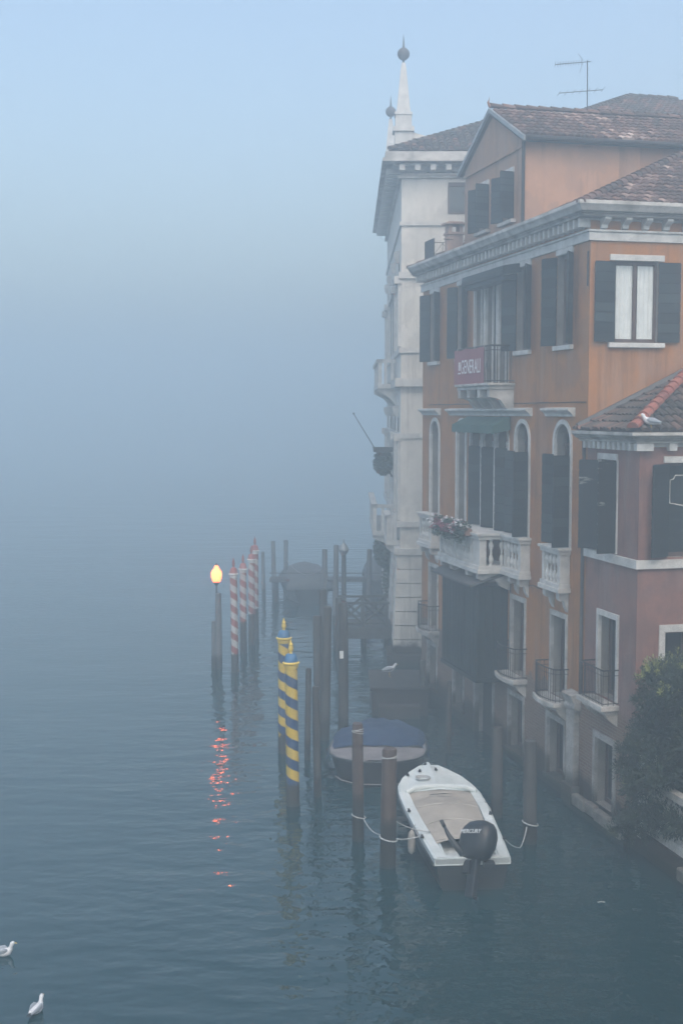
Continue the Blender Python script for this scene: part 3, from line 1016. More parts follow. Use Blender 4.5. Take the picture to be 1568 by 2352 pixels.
mb.build('attic_moulding', M['attic'], att)
mb = MB()
for sgn, ye in ((1, AY0 - .3), (-1, AY1 + .3)):
    sl = (ZR - ZE) / (ym - AY0)
    run = ym - AY0 + .3
    roof_slope(mb, (AX0 - .1, ye, ZE - .3 * sl + .12), (1, 0, 0), (0, sgn, 0), sl, [(0, 0), (9.5, 0), (9.5, run), (0, run)], .2, .36, 1, sgn > 0)
ridge_tiles(mb, (AX0 - .1, ym, ZR + .14), (AX1, ym, ZR + .14))
ar = mb.build('attic_roof', [M['tile'], M['under']], att, fixn=False)
mb = MB()
sl = (ZR - ZE) / (ym - AY0)
for sgn, ye in ((1, AY0 - .34), (-1, AY1 + .34)):
    z0 = ZE - .34 * sl
    mb.add([(AX0 - .15, ye, z0 + .02), (AX0 - .15, ye, z0 + .14), (AX0 - .15, ym, ZR + .16), (AX0 - .15, ym, ZR + .05),
            (AX0 - .07, ye, z0 + .02), (AX0 - .07, ye, z0 + .14), (AX0 - .07, ym, ZR + .16), (AX0 - .07, ym, ZR + .05)],
           [(0, 1, 2, 3), (4, 5, 6, 7), (0, 1, 5, 4), (1, 2, 6, 5), (3, 2, 6, 7), (0, 3, 7, 4)])
mb.build('verge_board', M['lead'], ar)
mb = MB()
mb.tube([(AX0 - .1, AY0 - .36, ZE - .06), (AX1, AY0 - .36, ZE - .06)], .07, 8)
mb.tube([(AX0 - .05, AY0 - .07, ZE - .1), (AX0 - .05, AY0 - .07, 14.2)], .05, 8)
mb.build('gutter', M['iron'], ar)
mb = MB(); mb.tube([(AX0 - .1, ym, ZR + .2), (AX0 - .16, ym, ZR + .32), (AX0 - .12, ym, ZR + .46)], [.05, .035, .012], 6)
mb.build('finial', M['terracotta'], ar)

# ---- taller roof behind ---------------------------------------------------
rear = thing('rear_house', 'higher hip-roofed house showing only its tiles behind the attic roof', 'house', (5.95, 41.57, -.75), HOUSE_RZ)
mb = MB(); mb.box(.6, 15.4, .6, 13.4, 10, 19.15); mb.build('wall', M['salmon'], rear)
hip_roof(rear, 0, 16, 0, 14, 19.2, .45, M['tile_old'], step=.24, row=.4)

# ---- pink house ------------------------------------------------------------
pinkh = thing('town_house', 'lower dusty pink house with peeling black shutters, in front of the orange one', 'house', HOUSE, HOUSE_RZ)
PC = -2.65
TP = side_at(PC)
PW = [(-1.62, -.68)]
mb = MB(canal)
wall_face(mb, PC, -.012, -1, 8.72, [(-1.60, -.66, 6.33, 8.42), (-1.72, -.80, 3.0, 4.85), (-1.66, -.72, .42, 1.97)])
mb.T = TP
wall_face(mb, 0, 8, -1, 8.72, [(.68, 1.78, 6.36, 8.40), (.66, 1.8, 2.6, 4.72)])
mb.T = ID3
mb.quad((8, PC, -1), (8, -.012, -1), (8, -.012, 8.72), (8, PC, 8.72))
mb.build('wall', [M['pink'], M['reveal']], pinkh)
for T, a0, a1 in ((canal, PC, -.012), (TP, 0, 8)):
    mb = MB(T)
    e = .07
    if T is canal:
        mb.box(a0 - e, a1, -.03, e, 6.12, 6.31)
    else:
        mb.box(-e + .002, a1, -.03, e - .002, 6.122, 6.308)
    mb.build('string_course', M['stone'], pinkh)
    mb = MB(T)
    prof = [(-.03, 8.98), (.14, 8.98), (.16, 9.03), (.24, 9.06), (.30, 9.12), (.36, 9.15), (.36, 9.22), (-.03, 9.22)]
    k = len(prof)
    if T is canal:
        v = [(PC - max(p[0], 0), p[0], p[1]) for p in prof] + [(.16, p[0], p[1]) for p in prof]
    else:
        v = [(-max(p[0], 0), p[0], p[1]) for p in prof] + [(a1, p[0], p[1]) for p in prof]
    v = [(x, y_, z - .16) for x, y_, z in v]
    mb.add(v, [tuple(range(k)), tuple(range(2 * k - 1, k - 1, -1))] + [(i, (i + 1) % k, k + (i + 1) % k, k + i) for i in range(k)])
    mb.build('cornice', M['dirty_stone'], pinkh, bevel=.008)
    mb = MB(T)
    if T is canal:
        mb.box(PC + .1, -.05, -.02, .015, 8.74, 8.818)
        for i in range(10):
            c = PC + .16 + i * .255
            mb.box(c, c + .12, 0, .15, 8.66, 8.82)
    else:
        mb.box(-.14, .25, 0, .15, 8.66, 8.819); mb.box(.2, 8, -.02, .015, 8.74, 8.818)
        for i in range(16):
            c = .62 + i * .48
            mb.box(c, c + .18, 0, .15, 8.66, 8.82)
    mb.build('dentil_row', M['stone'], pinkh, bevel=.008)
window(pinkh, canal, -1.60, -.66, 6.33, 8.42, sill=False, lintel=True, surround=.05, shutters=((-1, 135), (1, 95)), shutter_mat='old_shutter', reveal=.2, mull=False)
window(pinkh, canal, -1.72, -.80, 3.0, 4.85, sill=False, lintel=False, surround=.1, reveal=.3, mull=False)
iron_balconet(pinkh, canal, -1.85, -.6, .38, 2.95, 3.75, bow=0, n=16)
window(pinkh, canal, -1.66, -.72, .42, 1.97, sill=False, lintel=False, surround=.12, reveal=.3, mull=False, stone='tide_stone')
win = window(pinkh, TP, .68, 1.78, 6.36, 8.40, sill=False, lintel=True, surround=0, lintel_ext=.1, shutters=((1, 155), (-1, 160)), shutter_mat='old_shutter', reveal=.16)
mb = MB(TP)      # pale scrolled moulding on the dark inner panel
for zz in (0,):
    pts = [(.80, 8.02), (.88, 8.04), (.92, 8.12), (1.60, 8.12), (1.64, 8.04), (1.72, 8.02), (1.72, 7.56), (1.5, 7.48), (1.24, 7.44), (1.0, 7.48), (.80, 7.52)]
    mb.tube([(p, -.145, q) for p, q in pts], .014, 5, closed=True)
mb.build('panel_moulding', M['stone'], win)
mb = MB(TP); mb.box(.74, 1.74, -.165, -.150, 6.42, 8.36); mb.build('inner_panel', M['shutter'], win)
window(pinkh, TP, .66, 1.8, 2.6, 4.72, sill=True, lintel=False, surround=.13, reveal=.25)
# pink house roof: canal slope and bridge-side slope meeting on a red hip
mb = MB()
ze, sl = 9.05, .47
x0, y0 = -.34, PC - .34
run = -.02 - y0
roof_slope(mb, (x0, y0, ze), (0, 1, 0), (1, 0, 0), sl, [(0, 0), (run, 0), (run, run)], .2, .36, 1, True, (0, .75))
roof_slope(mb, (x0, y0, ze), (1, 0, 0), (0, 1, 0), sl, [(0, 0), (8.4, 0), (8.4, run), (run, run)], .2, .36, 1, True, (0, .6))
pr = mb.build('roof', [M['tile_old'], M['under']], pinkh, fixn=False)
mb = MB(); ridge_tiles(mb, (x0, y0, ze + .05), (x0 + run, y0 + run, ze + sl * run + .05), .13)
mb.build('hip_ridge', M['tile_red'], pr, fixn=False)
mb = MB(); mb.tube([(x0 + .04, -.1, ze + .1), (x0 + run, -.05, ze + sl * run + .1)], .09, 6); mb.build('flashing', M['dark_lead'], pr)

# ---- white palace further along ---------------------------------------------
WP = (2.2, 47.0, 0)
pal = thing('palace', 'pale stone palace with two roof obelisks fading into the fog beyond the orange house', 'palace', WP, R(-.3))
TC = lambda a, bb, z: (-bb, a, z)
TS = lambda a, bb, z: (a, -bb, z)
mb = MB(TC)
wh = []
for c in (2.2, 6.0, 8.5, 11.0, 14.8):
    wh += [(c - .6, c + .6, 6.0, 9.4, True), (c - .6, c + .6, 11.9, 15.3, True)]
wh += [(6.8, 10.2, -.5, 3.6, True), (1.7, 2.9, 1.2, 3.2), (14.2, 15.4, 1.2, 3.2)]
wall_face(mb, 0, 17, -1, 18.2, wh, .35)
mb.T = TS
wall_face(mb, 0, 11, -1, 18.2, [(1.72, 3.1, 16.76, 17.82)], .14)
mb.T = ID3
mb.quad((0, 17, -1), (11, 17, -1), (11, 17, 18.2), (0, 17, 18.2))
mb.quad((11, 0, -1), (11, 17, -1), (11, 17, 18.2), (11, 0, 18.2))
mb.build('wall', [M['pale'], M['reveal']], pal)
for h_ in wh:
    pane_mesh(TC, h_[0], h_[1], h_[2], h_[3], len(h_) > 4, -.3).build('window', M['glass'], pal)
mb = MB(TS)
mb.box(1.72, 3.1, -.12, -.06, 16.76, 17.82)
wo = mb.build('window', M['glass'], pal)
mb = MB(TS)
mb.box(1.70, 3.12, -.06, .02, 17.72, 17.86); mb.box(1.70, 3.12, -.06, .02, 16.72, 16.80)
for c in (1.73, 2.38, 3.07):
    mb.box(c - .04 if c < 2 or c > 3 else c - .09, c + .04 if c < 2 or c > 3 else c + .09, -.06, .015, 16.78, 17.74)
mb.build('frame', M['wood_frame'], wo)
def band(z0, z1, out, name='string_course', mat='stone'):
    mb = MB(TC); mb.box(-out, 17 + out, -.04, out, z0, z1)
    mb.T = TS; mb.box(-out + .003, 11, -.04, out - .003, z0 + .003, z1 - .003)
    return mb.build(name, M[mat], pal)
band(16.3, 16.44, .07); band(14.38, 14.62, .10); band(11.66, 11.86, .08); band(8.5, 8.7, .06); band(5.2, 5.42, .14); band(4.15, 4.4, .22)
band(10.42, 10.72, .22)
# main cornice on brackets
mb = MB(TC); mb.box(-.72, 17.7, -.04, .72, 18.5, 18.62); mb.box(-.62, 17.6, -.04, .62, 18.62, 18.86); mb.box(-.12, 17.1, -.04, .12, 18.0, 18.1)
mb.box(-.3, 17.3, -.04, .3, 18.42, 18.5)
mb.T = TS; mb.box(-.718, 11, -.04, .718, 18.503, 18.617); mb.box(-.618, 11, -.04, .618, 18.623, 18.857); mb.box(-.118, 11, -.04, .118, 18.003, 18.097); mb.box(-.298, 11, -.04, .298, 18.423, 18.497)
mb.build('cornice', M['dirty_stone'], pal)
mb = MB(TS)
for k in range(12):
    c = -.1 + k * .56
    mb.box(c, c + .2, 0, .55, 18.22, 18.42)
mb.box(-.1, 6.4, -.02, .02, 18.25, 18.41)
mb.build('bracket_row', M['stone'], pal)
mb = MB(TC); mb.box(.3, 16.9, -.02, .02, 18.25, 18.41)
for k in range(30):
    c = .3 + k * .56
    mb.box(c, c + .2, 0, .55, 18.22, 18.42)
mb.build('bracket_row', M['stone'], pal)
# projecting balconies of the canal front
for (z0, z1, out, y0, y1) in ((10.44, 11.62, .75, 4.6, 12.5), (4.42, 5.7, .95, 4.6, 12.5), (4.42, 5.55, .5, .9, 3.5)):
    mb = MB(TC)
    mb.box(y0, y1, 0, out, z0, z0 + .18); mb.box(y0, y1, out - .2, out + .05, z1 - .14, z1)
    mb.box(y0, y0 + .16, 0, out + .05, z1 - .14, z1)
    k = y0 + .08
    while k < y1:
        mb.box(k - .08, k + .08, out - .17, out - .02, z0 + .18, z1 - .14); k += .42
    mb.box(y0, y0 + .14, .1, .22, z0 + .18, z1 - .14); mb.box(y0, y0 + .14, out * .5, out * .5 + .12, z0 + .18, z1 - .14)
    for c in (y0 + .3, (y0 + y1) / 2, y1 - .3):
        mb.prism([(0, z0 - .7), (out * .4, z0 - .35), (out, z0 - .12), (out, z0), (0, z0)], c - .15, c + .15, 'a')
    mb.build('balcony', M['stone'], pal)
# giant pilasters, capitals, keystones
for c in (.35, 4.2, 12.8, 16.6):
    for (z0, z1) in ((5.45, 8.4), (11.9, 14.2)):
        mb = MB(TC); mb.box(c - .3, c + .3, -.02, .12, z0, z1); mb.box(c - .38, c + .38, -.02, .26, z1, z1 + .28)
        mb.build('pilaster', M['stone'], pal)
for c in (2.2, 6.0, 11.0, 14.8):
    for z in (15.3, 9.4):
        mb = MB(TC); mb.prism([(-.02, z - .1), (.12, z - .1), (.22, z + .15), (.2, z + .3), (-.02, z + .36)], c - .14, c + .14, 'a'); mb.build('keystone', M['stone'], pal)
# rusticated base that steps out towards the water
for (p, q) in ((None, 1.5), (3.1, 6.6), (10.4, 14.0), (15.6, 17)):
    mb = MB(TC)
    for k in range(9):
        z0 = -.6 + k * .53
        o_ = .30 - .02 * k + (.22 if k < 2 else 0)
        mb.box(-o_ if p is None else p, q, -.04, o_, z0, z0 + .49)
    mb.box(.02 if p is None else p + .02, q - .02, -.03, .05, -.6, 4.16)
    mb.build('rusticated_pier', M['pale'], pal)
mb = MB(TS)
for k in range(9):
    z0 = -.6 + k * .53
    o_ = .298 - .02 * k + (.22 if k < 2 else 0)
    mb.box(-o_, 11, -.04, o_, z0 + .002, z0 + .488)
mb.box(0, 11, -.03, .05, -.6, 4.16)
mb.build('rusticated_base', M['pale'], pal)
prf = hip_roof(pal, -.45, 11, -.45, 17.4, 18.88, .47, M['tile_old'], step=.26, row=.42)
for (yy) in (4.0, 13.6):
    mb = MB()
    mb.box(-.12, .56, yy - .34, yy + .34, 18.7, 20.5); mb.box(-.2, .64, yy - .42, yy + .42, 20.5, 20.68)
    mb.box(-.10, .54, yy - .32, yy + .32, 20.68, 21.15); mb.box(-.13, .57, yy - .35, yy + .35, 21.15, 21.25)
    v = []
    for (r_, z) in ((.27, 21.25), (.11, 22.95), (.07, 23.2)):
        v += [(.22 - r_, yy - r_, z), (.22 + r_, yy - r_, z), (.22 + r_, yy + r_, z), (.22 - r_, yy + r_, z)]
    mb.add(v, [(0, 1, 5, 4), (1, 2, 6, 5), (2, 3, 7, 6), (3, 0, 4, 7), (4, 5, 9, 8), (5, 6, 10, 9), (6, 7, 11, 10), (7, 4, 8, 11), (8, 9, 10, 11)])
    ob = mb.build('obelisk', M['stone'], pal)
    mb = MB()
    prof = [(.03, 23.18), (.05, 23.3)] + [(max(.02, .245 * math.sin(PI * t / 10)), 23.55 - .245 * math.cos(PI * t / 10)) for t in range(1, 10)] + [(.05, 23.8), (.035, 23.95), (.006, 24.3)]
    mb.lathe(prof, (.22, yy, 0), 16)
    fn_ = mb.build('ball_finial', M['dark_lead'], ob, smooth=True)
    if yy > 10: ob.location.x = -.18
mb = MB(); mb.box(.6, 1.15, 3.9, 4.5, 18.9, 20.25); mb.prism([(.55, 20.25), (1.25, 20.25), (1.25, 20.3), (.55, 20.5)], 3.8, 4.6, 'b')
mb.build('chimney', M['pale'], prf)

# things fixed to the palace front
fp = thing('flagpole', 'bare flagpole slanting out over the canal from the pale palace', 'flagpole', (1.75, 52.0, 6.9))
mb = MB(); mb.tube([(.35, 0, -.1), (-1.25, 0, 2.5)], [.028, .014], 6); mb.build('pole', M['iron'], fp)
mb = MB(); mb.lathe([(.03, -.02), (.045, .02), (.01, .06)], (-1.25, 0, 2.5), 8); mb.build('pole_tip', M['iron'], fp)

def leaf_cloud(mb, pts, size, mi=0, flat=.6):
    for p in pts:
        a, t = random.uniform(0, 2 * PI), random.uniform(-.9, .9)
        u = Vector((math.cos(a), math.sin(a), t * .5)).normalized()
        v = u.cross(Vector((random.uniform(-1, 1), random.uniform(-1, 1), 1)).normalized()).normalized()
        s_ = size * random.uniform(.6, 1.3)
        p = Vector(p)
        mb.add([tuple(p - u * s_), tuple(p + v * s_ * .45), tuple(p + u * s_), tuple(p - v * s_ * .45)], [(0, 1, 2, 3)], mi)

def ball_pts(n, c, r):
    out = []
    while len(out) < n:
        p = [random.uniform(-1, 1) for _ in range(3)]
        d = sum(x * x for x in p)
        if d < 1 and random.random() < .35 + d:
            out.append((c[0] + p[0] * r[0], c[1] + p[1] * r[1], c[2] + p[2] * r[2]))
    return out

hb = thing('hanging_planter', 'dense dark plant box hung on the palace front below the flagpole', 'planter', (1.62, 52.0, 7.3))
mb = MB(); mb.box(-.3, .62, -.5, .9, .55, .72); mb.tube([(-.36, -.5, .74), (.6, -.5, .74)], .02, 5); mb.build('box', M['iron'], hb)
mb = MB(); leaf_cloud(mb, ball_pts(1400, (.12, .2, .12), (.42, .8, .58)), .09); mb.build('foliage', M['plant'], hb, fixn=False)
vp = thing('climbing_plant', 'dark climber spilling over the palace water gate', 'plant', (1.75, 54.0, 3.4))
mb = MB(); leaf_cloud(mb, ball_pts(1300, (.05, .5, .1), (.42, 1.6, .75)) + ball_pts(500, (.25, .3, -1.0), (.25, 1.2, 1.0)), .10); mb.build('foliage', M['plant'], vp, fixn=False)
mb = MB(); mb.tube([(.4, 0, -3.3), (.3, .1, -1.5), (.2, .3, 0)], [.05, .04, .02], 6); mb.build('stem', M['bark'], vp)

# ---- banner on the top balcony ------------------------------------------------
bn = thing('banner', 'dusty red cloth banner with white lettering tied to the top balcony rail', 'banner', HOUSE, HOUSE_RZ)
BB = .735
mb = MB(canal)
N, K = 20, 8
def bpt(i, j):
    t, s_ = i / N, j / K
    a = 5.12 + (7.62 - 5.12) * t + (.24 * (1 - s_) * 0)
    a += (t - .5) * .06 * s_
    return (a, BB + .015 * math.sin(t * 9 + s_ * 3) * s_, 11.24 - .99 * (1 - s_) + .012 * math.sin(t * 14) * s_)
for i in range(N):
    for j in range(K):
        mb.quad(bpt(i, j), bpt(i + 1, j), bpt(i + 1, j + 1), bpt(i, j + 1))
cl = mb.build('cloth', M['banner'], bn, smooth='all', fixn=False)
def TBn(x, y, z): return Vector(canal(6.14 - x, BB + .026 + z, 10.73 + y))
text_mesh('GENERALI', TBn, .56, .002, M['letter'], 'lettering', bn, width=1.6)
mb = MB(canal)
for k in range(3):
    mb.box(7.02 + .06 * k, 7.045 + .06 * k, BB + .02, BB + .03, 10.66, 10.9)
for k in range(4):
    mb.box(7.03, 7.16, BB + .021, BB + .031, 10.7 + k * .055, 10.712 + k * .055)
mb.box(7.0, 7.2, BB + .02, BB + .03, 10.56, 10.60)
mb.build('emblem', M['letter'], bn)
mb = MB(canal)
for a in (5.14, 5.9, 6.7, 7.4):
    mb.tube([(a, BB + .005, 11.22), (a, BB - .03, 11.30), (a, BB - .07, 11.26)], .008, 4)
mb.build('tie', M['rope'], bn)

# ---- flowers on the middle balcony ---------------------------------------------
for gi, (aa, bb, nn, lab) in enumerate(((7.75, 1.05, 1.0, 'trailing planter with dark red and white flowers at the far end of the balustrade'),
                                       (6.75, 1.05, 1.0, 'trailing planter of mostly dark red flowers on the middle of the balustrade'),
                                       (5.75, 1.05, .8, 'trailing planter with a big white flower cluster nearest the balcony corner'))):
    fl = thing('flower_planter', lab, 'planter', hp(-bb, aa, 6.12), HOUSE_RZ, 'flower boxes along the middle balcony')
    mb = MB(); mb.box(-.09, .09, -.4, .4, -.02, .17); mb.build('box', M['terracotta'], fl)
    mb = MB(); leaf_cloud(mb, ball_pts(520, (-.06, 0, .16), (.24, .48, .22)) + ball_pts(220, (-.14, 0, -.08), (.12, .42, .2)), .055); mb.build('foliage', M['plant'], fl, fixn=False)
    mb = MB()
    for k in range(int(44 * nn)):
        p = ball_pts(1, (-.14, 0, .16), (.24, .52, .26))[0]
        leaf_cloud(mb, ball_pts(14, p, (.055, .055, .05)), .038, 1 if random.random() < (.5, .3, .75)[gi] else 0)
    mb.build('blossoms', [M['blossom_pink'], M['blossom_white']], fl, fixn=False)

# ---- aerial ---------------------------------------------------------------------
an = thing('tv_antenna', 'thin two-armed television aerial standing above the roof ridge', 'antenna', (7.35, 38.6, 18.0))
mb = MB(); mb.tube([(0, 0, -.3), (-.02, 0, 1.95)], .016, 6); mb.build('mast', M['iron'], an)
mb = MB(); mb.tube([(-1.0, -.1, 1.8), (.1, .02, 1.92)], .011, 5)
for k in range(11):
    t = k / 10
    x, y, z = -1.0 + .8 * t, -.1 + .085 * t, 1.8 + .09 * t
    mb.tube([(x - .02, y - .16, z + .03), (x + .02, y + .16, z - .03)], .006, 4)
mb.tube([(-.15, 0, 1.95), (-.3, 0, 2.15)], .006, 4); mb.tube([(-.15, 0, 1.9), (-.25, 0, 1.6)], .006, 4)
mb.build('long_arm', M['iron'], an)
mb = MB(); mb.tube([(-.86, -.05, .98), (.46, .04, 1.1)], .011, 5)
for k in range(7):
    t = k / 6
    mb.tube([(-.86 + 1.32 * t, -.3, .98 + .12 * t), (-.86 + 1.32 * t, .3, .98 + .12 * t)], .006, 4)
mb.build('short_arm', M['iron'], an)

# ---- quay wall, footing stones, garden -------------------------------------------
qw = thing('quay_wall', 'low wet bank wall with pale broken edging stones below the pink house', 'wall', HOUSE, HOUSE_RZ)
mb = MB(); mb.box(-.06, .5, -30, PC - .01, -1, .5); mb.build('masonry', M['quay_brick'], qw)
mb = MB()
y = .62
random.seed(21)
while y > -9.5:
    L_ = random.uniform(.45, .85)
    d = random.uniform(-.03, .03)
    if not (-3.1 < y < -2.2) and not (-4.6 < y < -3.6):
        mb.box(-.25 + d, -.062 if y > PC - .05 else .25, y - L_ + .02, y, .12 + d, .40 + d * 1.5)
    y -= L_
mb.build('edging_stones', M['quay'], qw, bevel=.05)
mb = MB(); mb.box(-.22, -.01, PC, .6, -.8, .12); mb.build('footing', M['quay_brick'], qw)
mb = MB(); mb.quad((.4, PC - .005, .46), (16, PC - .005, .46), (16, -30, .46), (.4, -30, .46))
g = mb.build('ground', M['soil']); g.location = HOUSE; g.rotation_euler = (0, 0, HOUSE_RZ); tag(g, kind='structure')

up = thing('gate_pier', 'white garden pier topped by a small urn, half hidden by the evergreen', 'pier', hp(.12, PC - .32, .4), HOUSE_RZ)
mb = MB(); mb.box(-.17, .17, -.17, .17, 0, 1.62); mb.box(-.22, .22, -.22, .22, 1.62, 1.72); mb.box(-.2, .2, -.2, .2, -.05, .16); mb.build('shaft', M['stone'], up, bevel=.015)
mb = MB(); mb.lathe([(.13, 1.72), (.13, 1.76), (.07, 1.8), (.19, 1.88), (.2, 1.94), (.12, 2.02), (.09, 2.1), (.12, 2.14), (.09, 2.18)], (0, 0, 0), 14); mb.build('urn', M['stone'], up, smooth=True)
gw = thing('garden_railing', 'grey balustrade running back from the white pier behind the evergreen', 'railing', hp(.12, PC - .55, .4), HOUSE_RZ)
mb = MB(); mb.box(-.1, .1, -6, 0, 0, .3); mb.box(-.1, .1, -6, 0, 1.15, 1.3); mb.build('rail', M['dirty_stone'], gw)
mb = MB()
for k in range(26):
    mb.lathe([(r_ * .9, .3 + z * .94) for r_, z in BAL_PROF], (0, -.2 - k * .22, 0), 8)
mb.build('balusters', M['dirty_stone'], gw, smooth='all')

# ---- evergreen shrub ----------------------------------------------------------------
random.seed(5)
sh = thing('evergreen_shrub', 'big dark evergreen with yellow-green shoot tips overhanging the bank at the right edge', 'shrub', (7.35, 26.0, .4))
mb = MB()
trunk_pts = [(0, 0, -.1), (.05, .0, .8), (-.05, .05, 1.8), (0, 0, 3.0), (.1, .05, 3.9)]
mb.tube(trunk_pts, [.14, .12, .1, .07, .03], 8)
limbs = []
for k in range(30):
    z = random.uniform(.3, 3.6)
    a = random.uniform(0, 2 * PI)
    ln = random.uniform(.7, 1.15) * (1.0 if z < 2.6 else .75)
    p0 = Vector((0, 0, z)); p2 = p0 + Vector((math.cos(a) * ln, math.sin(a) * ln, random.uniform(-.1, .55)))
    p1 = (p0 + p2) / 2 + Vector((0, 0, random.uniform(-.05, .15)))
    mb.tube([p0, p1, p2], [.035, .024, .01], 5)
    limbs.append((p0, p1, p2))
mb.build('trunk', M['bark'], sh)
mb = MB()
def shoot(mb, base, d, ln, mi):
    d = d.normalized()
    nl = 12
    for k in range(nl):
        t = k / (nl - 1)
        p = base + d * ln * t
        a = k * 2.4 + random.random()
        side = d.cross(Vector((math.cos(a), math.sin(a), .3))).normalized()
        lf = (side + d * .8).normalized()
        wv = lf.cross(d).normalized() * .015
        l_ = random.uniform(.09, .16) * (1 - .35 * t)
        mb.add([tuple(p), tuple(p + lf * l_ * .5 + wv), tuple(p + lf * l_), tuple(p + lf * l_ * .5 - wv)], [(0, 1, 2, 3)], mi)
# clumps: an uneven, layered outline
clumps = []
for (p0, p1, p2) in limbs:
    clumps.append((p2, random.uniform(.18, .36))); clumps.append((p1, random.uniform(.22, .36)))
    d_ = (p2 - p1).normalized(); clumps.append((p2 + d_ * random.uniform(.15, .4), random.uniform(.10, .18)))
for k in range(12):
    z = random.uniform(.2, 4.0); a = random.uniform(0, 2 * PI); rr = random.uniform(.4, 1.05) * (1.1 - abs(z - 1.8) * .17)
    clumps.append((Vector((math.cos(a) * rr, math.sin(a) * rr, z)), random.uniform(.25, .48)))
clumps += [(Vector((.25, -.4, -.15)), .4), (Vector((-.1, -.9, -.25)), .35), (Vector((-.1, -1.2, -.45)), .3), (Vector((.4, .0, 3.9)), .5), (Vector((-.95, .1, 2.1)), .3), (Vector((-1.1, 0, 1.35)), .28), (Vector((-1.2, 0, 1.15)), .2), (Vector((-1.0, -.1, .6)), .3), (Vector((-1.35, -.1, 2.0)), .16), (Vector((-1.2, 0, 2.05)), .2), (Vector((-1.4, .1, 1.62)), .15), (Vector((-1.1, -.3, 3.1)), .16), (Vector((-.9, -.2, 3.7)), .17)]
for (c, r_) in clumps:
    young = random.random() < (.5 if c.z > 2.7 else .16)
    for k in range(int(135 * (r_ / .4) ** 1.5) + 8):
        q = Vector((random.gauss(0, 1), random.gauss(0, 1), random.gauss(0, .8)))
        q = q.normalized() * r_ * random.random() ** .45
        d = q.normalized() + Vector((0, 0, .45)) + Vector((random.uniform(-.4, .4), random.uniform(-.4, .4), 0))
        new = young and q.z > r_ * .15 and random.random() < .75
        shoot(mb, c + q, d, random.uniform(.14, .26), 1 if new else 0)
mb.build('crown', [M['leaf'], M['leaf_new']], sh, fixn=False)

# ---- unseen trees right of the shrub, added to darken near fog and water
for (lab, x, y, hgt, rad) in (('broad dark unseen garden tree added for shade on the bank, nearest the pink house', 10.6, 21.5, 8.0, 3.1),
                              ('tallest dark unseen garden tree added for shade, set back from the canal', 13.6, 17.5, 9.5, 3.6),
                              ('round dark unseen garden tree added for shade on the bank, nearest the viewer', 9.8, 14.0, 7.4, 3.0),
                              ('leaning dark unseen garden tree added for shade behind the canal wall', 12.0, 8.5, 8.4, 3.3)):
    t = thing('unseen_shade_tree', lab, 'tree', (x, y, .4), random.uniform(0, 6), 'unseen trees added to shade the canal')
    mb = MB(); mb.tube([(0, 0, -.2), (.1, .05, hgt * .35), (-.1, .1, hgt * .6), (.1, 0, hgt * .9)], [.26, .2, .13, .04], 8)
    for k in range(9):
        a = k * 2.4; z = hgt * (.32 + .05 * k)
        mb.tube([(0, 0, z), (math.cos(a) * rad * .4, math.sin(a) * rad * .4, z + .7), (math.cos(a) * rad * .8, math.sin(a) * rad * .8, z + 1.1)], [.09, .06, .02], 5)
    mb.build('trunk', M['bark'], t)
    mb = MB()
    for k in range(34):
        a = random.uniform(0, 2 * PI); z = random.uniform(hgt * .28, hgt); rr = rad * random.uniform(.2, .85) * (1 - .35 * abs(z / hgt - .6))
        c_ = (math.cos(a) * rr, math.sin(a) * rr, z); q_ = random.uniform(.7, 1.2)
        leaf_cloud(mb, ball_pts(170, c_, (q_, q_, q_ * .8)), .2)
    mb.build('crown', M['leaf'], t, fixn=False)

# ---- mooring poles -----------------------------------------------------------------
def striped_pole(name_label, loc, top, rad, mat, capm, ringm, group, lean=(0, 0), phase=0, finial=.24):
    t = thing('striped_mooring_pole', name_label, 'mooring pole', loc, phase, group)
    mb = MB(); mb.lathe([(rad * 1.05, -2.0), (rad * 1.05, 0), (rad, 1), (rad * .97, top - .28)], (0, 0, 0), 20); mb.build('shaft', mat, t, smooth=True)
    k = rad / .15
    mb = MB(); z = top - .28
    mb.lathe([(rad * .98, z - .08), (rad * 1.12, z - .03), (rad * 1.12, z + .02)], (0, 0, 0), 20)
    mb.lathe([(rad * 1.1, z + .02), (rad * 1.32, z + .04), (rad * 1.34, z + .07), (rad * 1.15, z + .09)], (0, 0, 0), 20)
    mb.build('ring', ringm, t, smooth=True)
    mb = MB(); mb.lathe([(rad * 1.12, z + .09), (rad * .98, z + .17), (rad * .78, z + .26), (rad * .45, z + .29)], (0, 0, 0), 20); mb.build('cap', capm, t, smooth=True)
    mb = MB()
    f = finial / .24
    mb.lathe([(.05 * k, z + .28), (.03 * k, z + .28 + .03 * f), (.055 * k, z + .28 + .08 * f), (.062 * k, z + .28 + .14 * f), (.045 * k, z + .28 + .20 * f), (.055 * k, z + .28 + .22 * f), (.02 * k, z + .28 + .28 * f), (.012 * k, z + .28 + .34 * f)], (0, 0, 0), 12)
    mb.build('finial', capm if finial > .25 else ringm, t, smooth=True)
    t.rotation_euler = (lean[1], lean[0], phase)
    return t
striped_pole('yellow and blue spiral mooring pole, nearer and lower one of the pair', (-1.17, 29.88, 0), 3.72, .155, M['yellow_pole'], M['blue'], M['yellow'], 'yellow and blue striped poles', (R(-.8), 0), R(40))
striped_pole('yellow and blue spiral mooring pole half hidden behind its nearer twin', (-1.6, 34.6, 0), 3.46, .165, M['yellow_pole'], M['blue'], M['yellow'], 'yellow and blue striped poles', (R(-.3), 0), R(110))
striped_pole('red and white spiral mooring pole standing next to the lit lamp', (-3.88, 45.45, 0), 3.86, .135, M['red_pole_low'], M['red'], M['white_frame'], 'red and white striped poles', (R(-1.3), 0), R(75), .26)
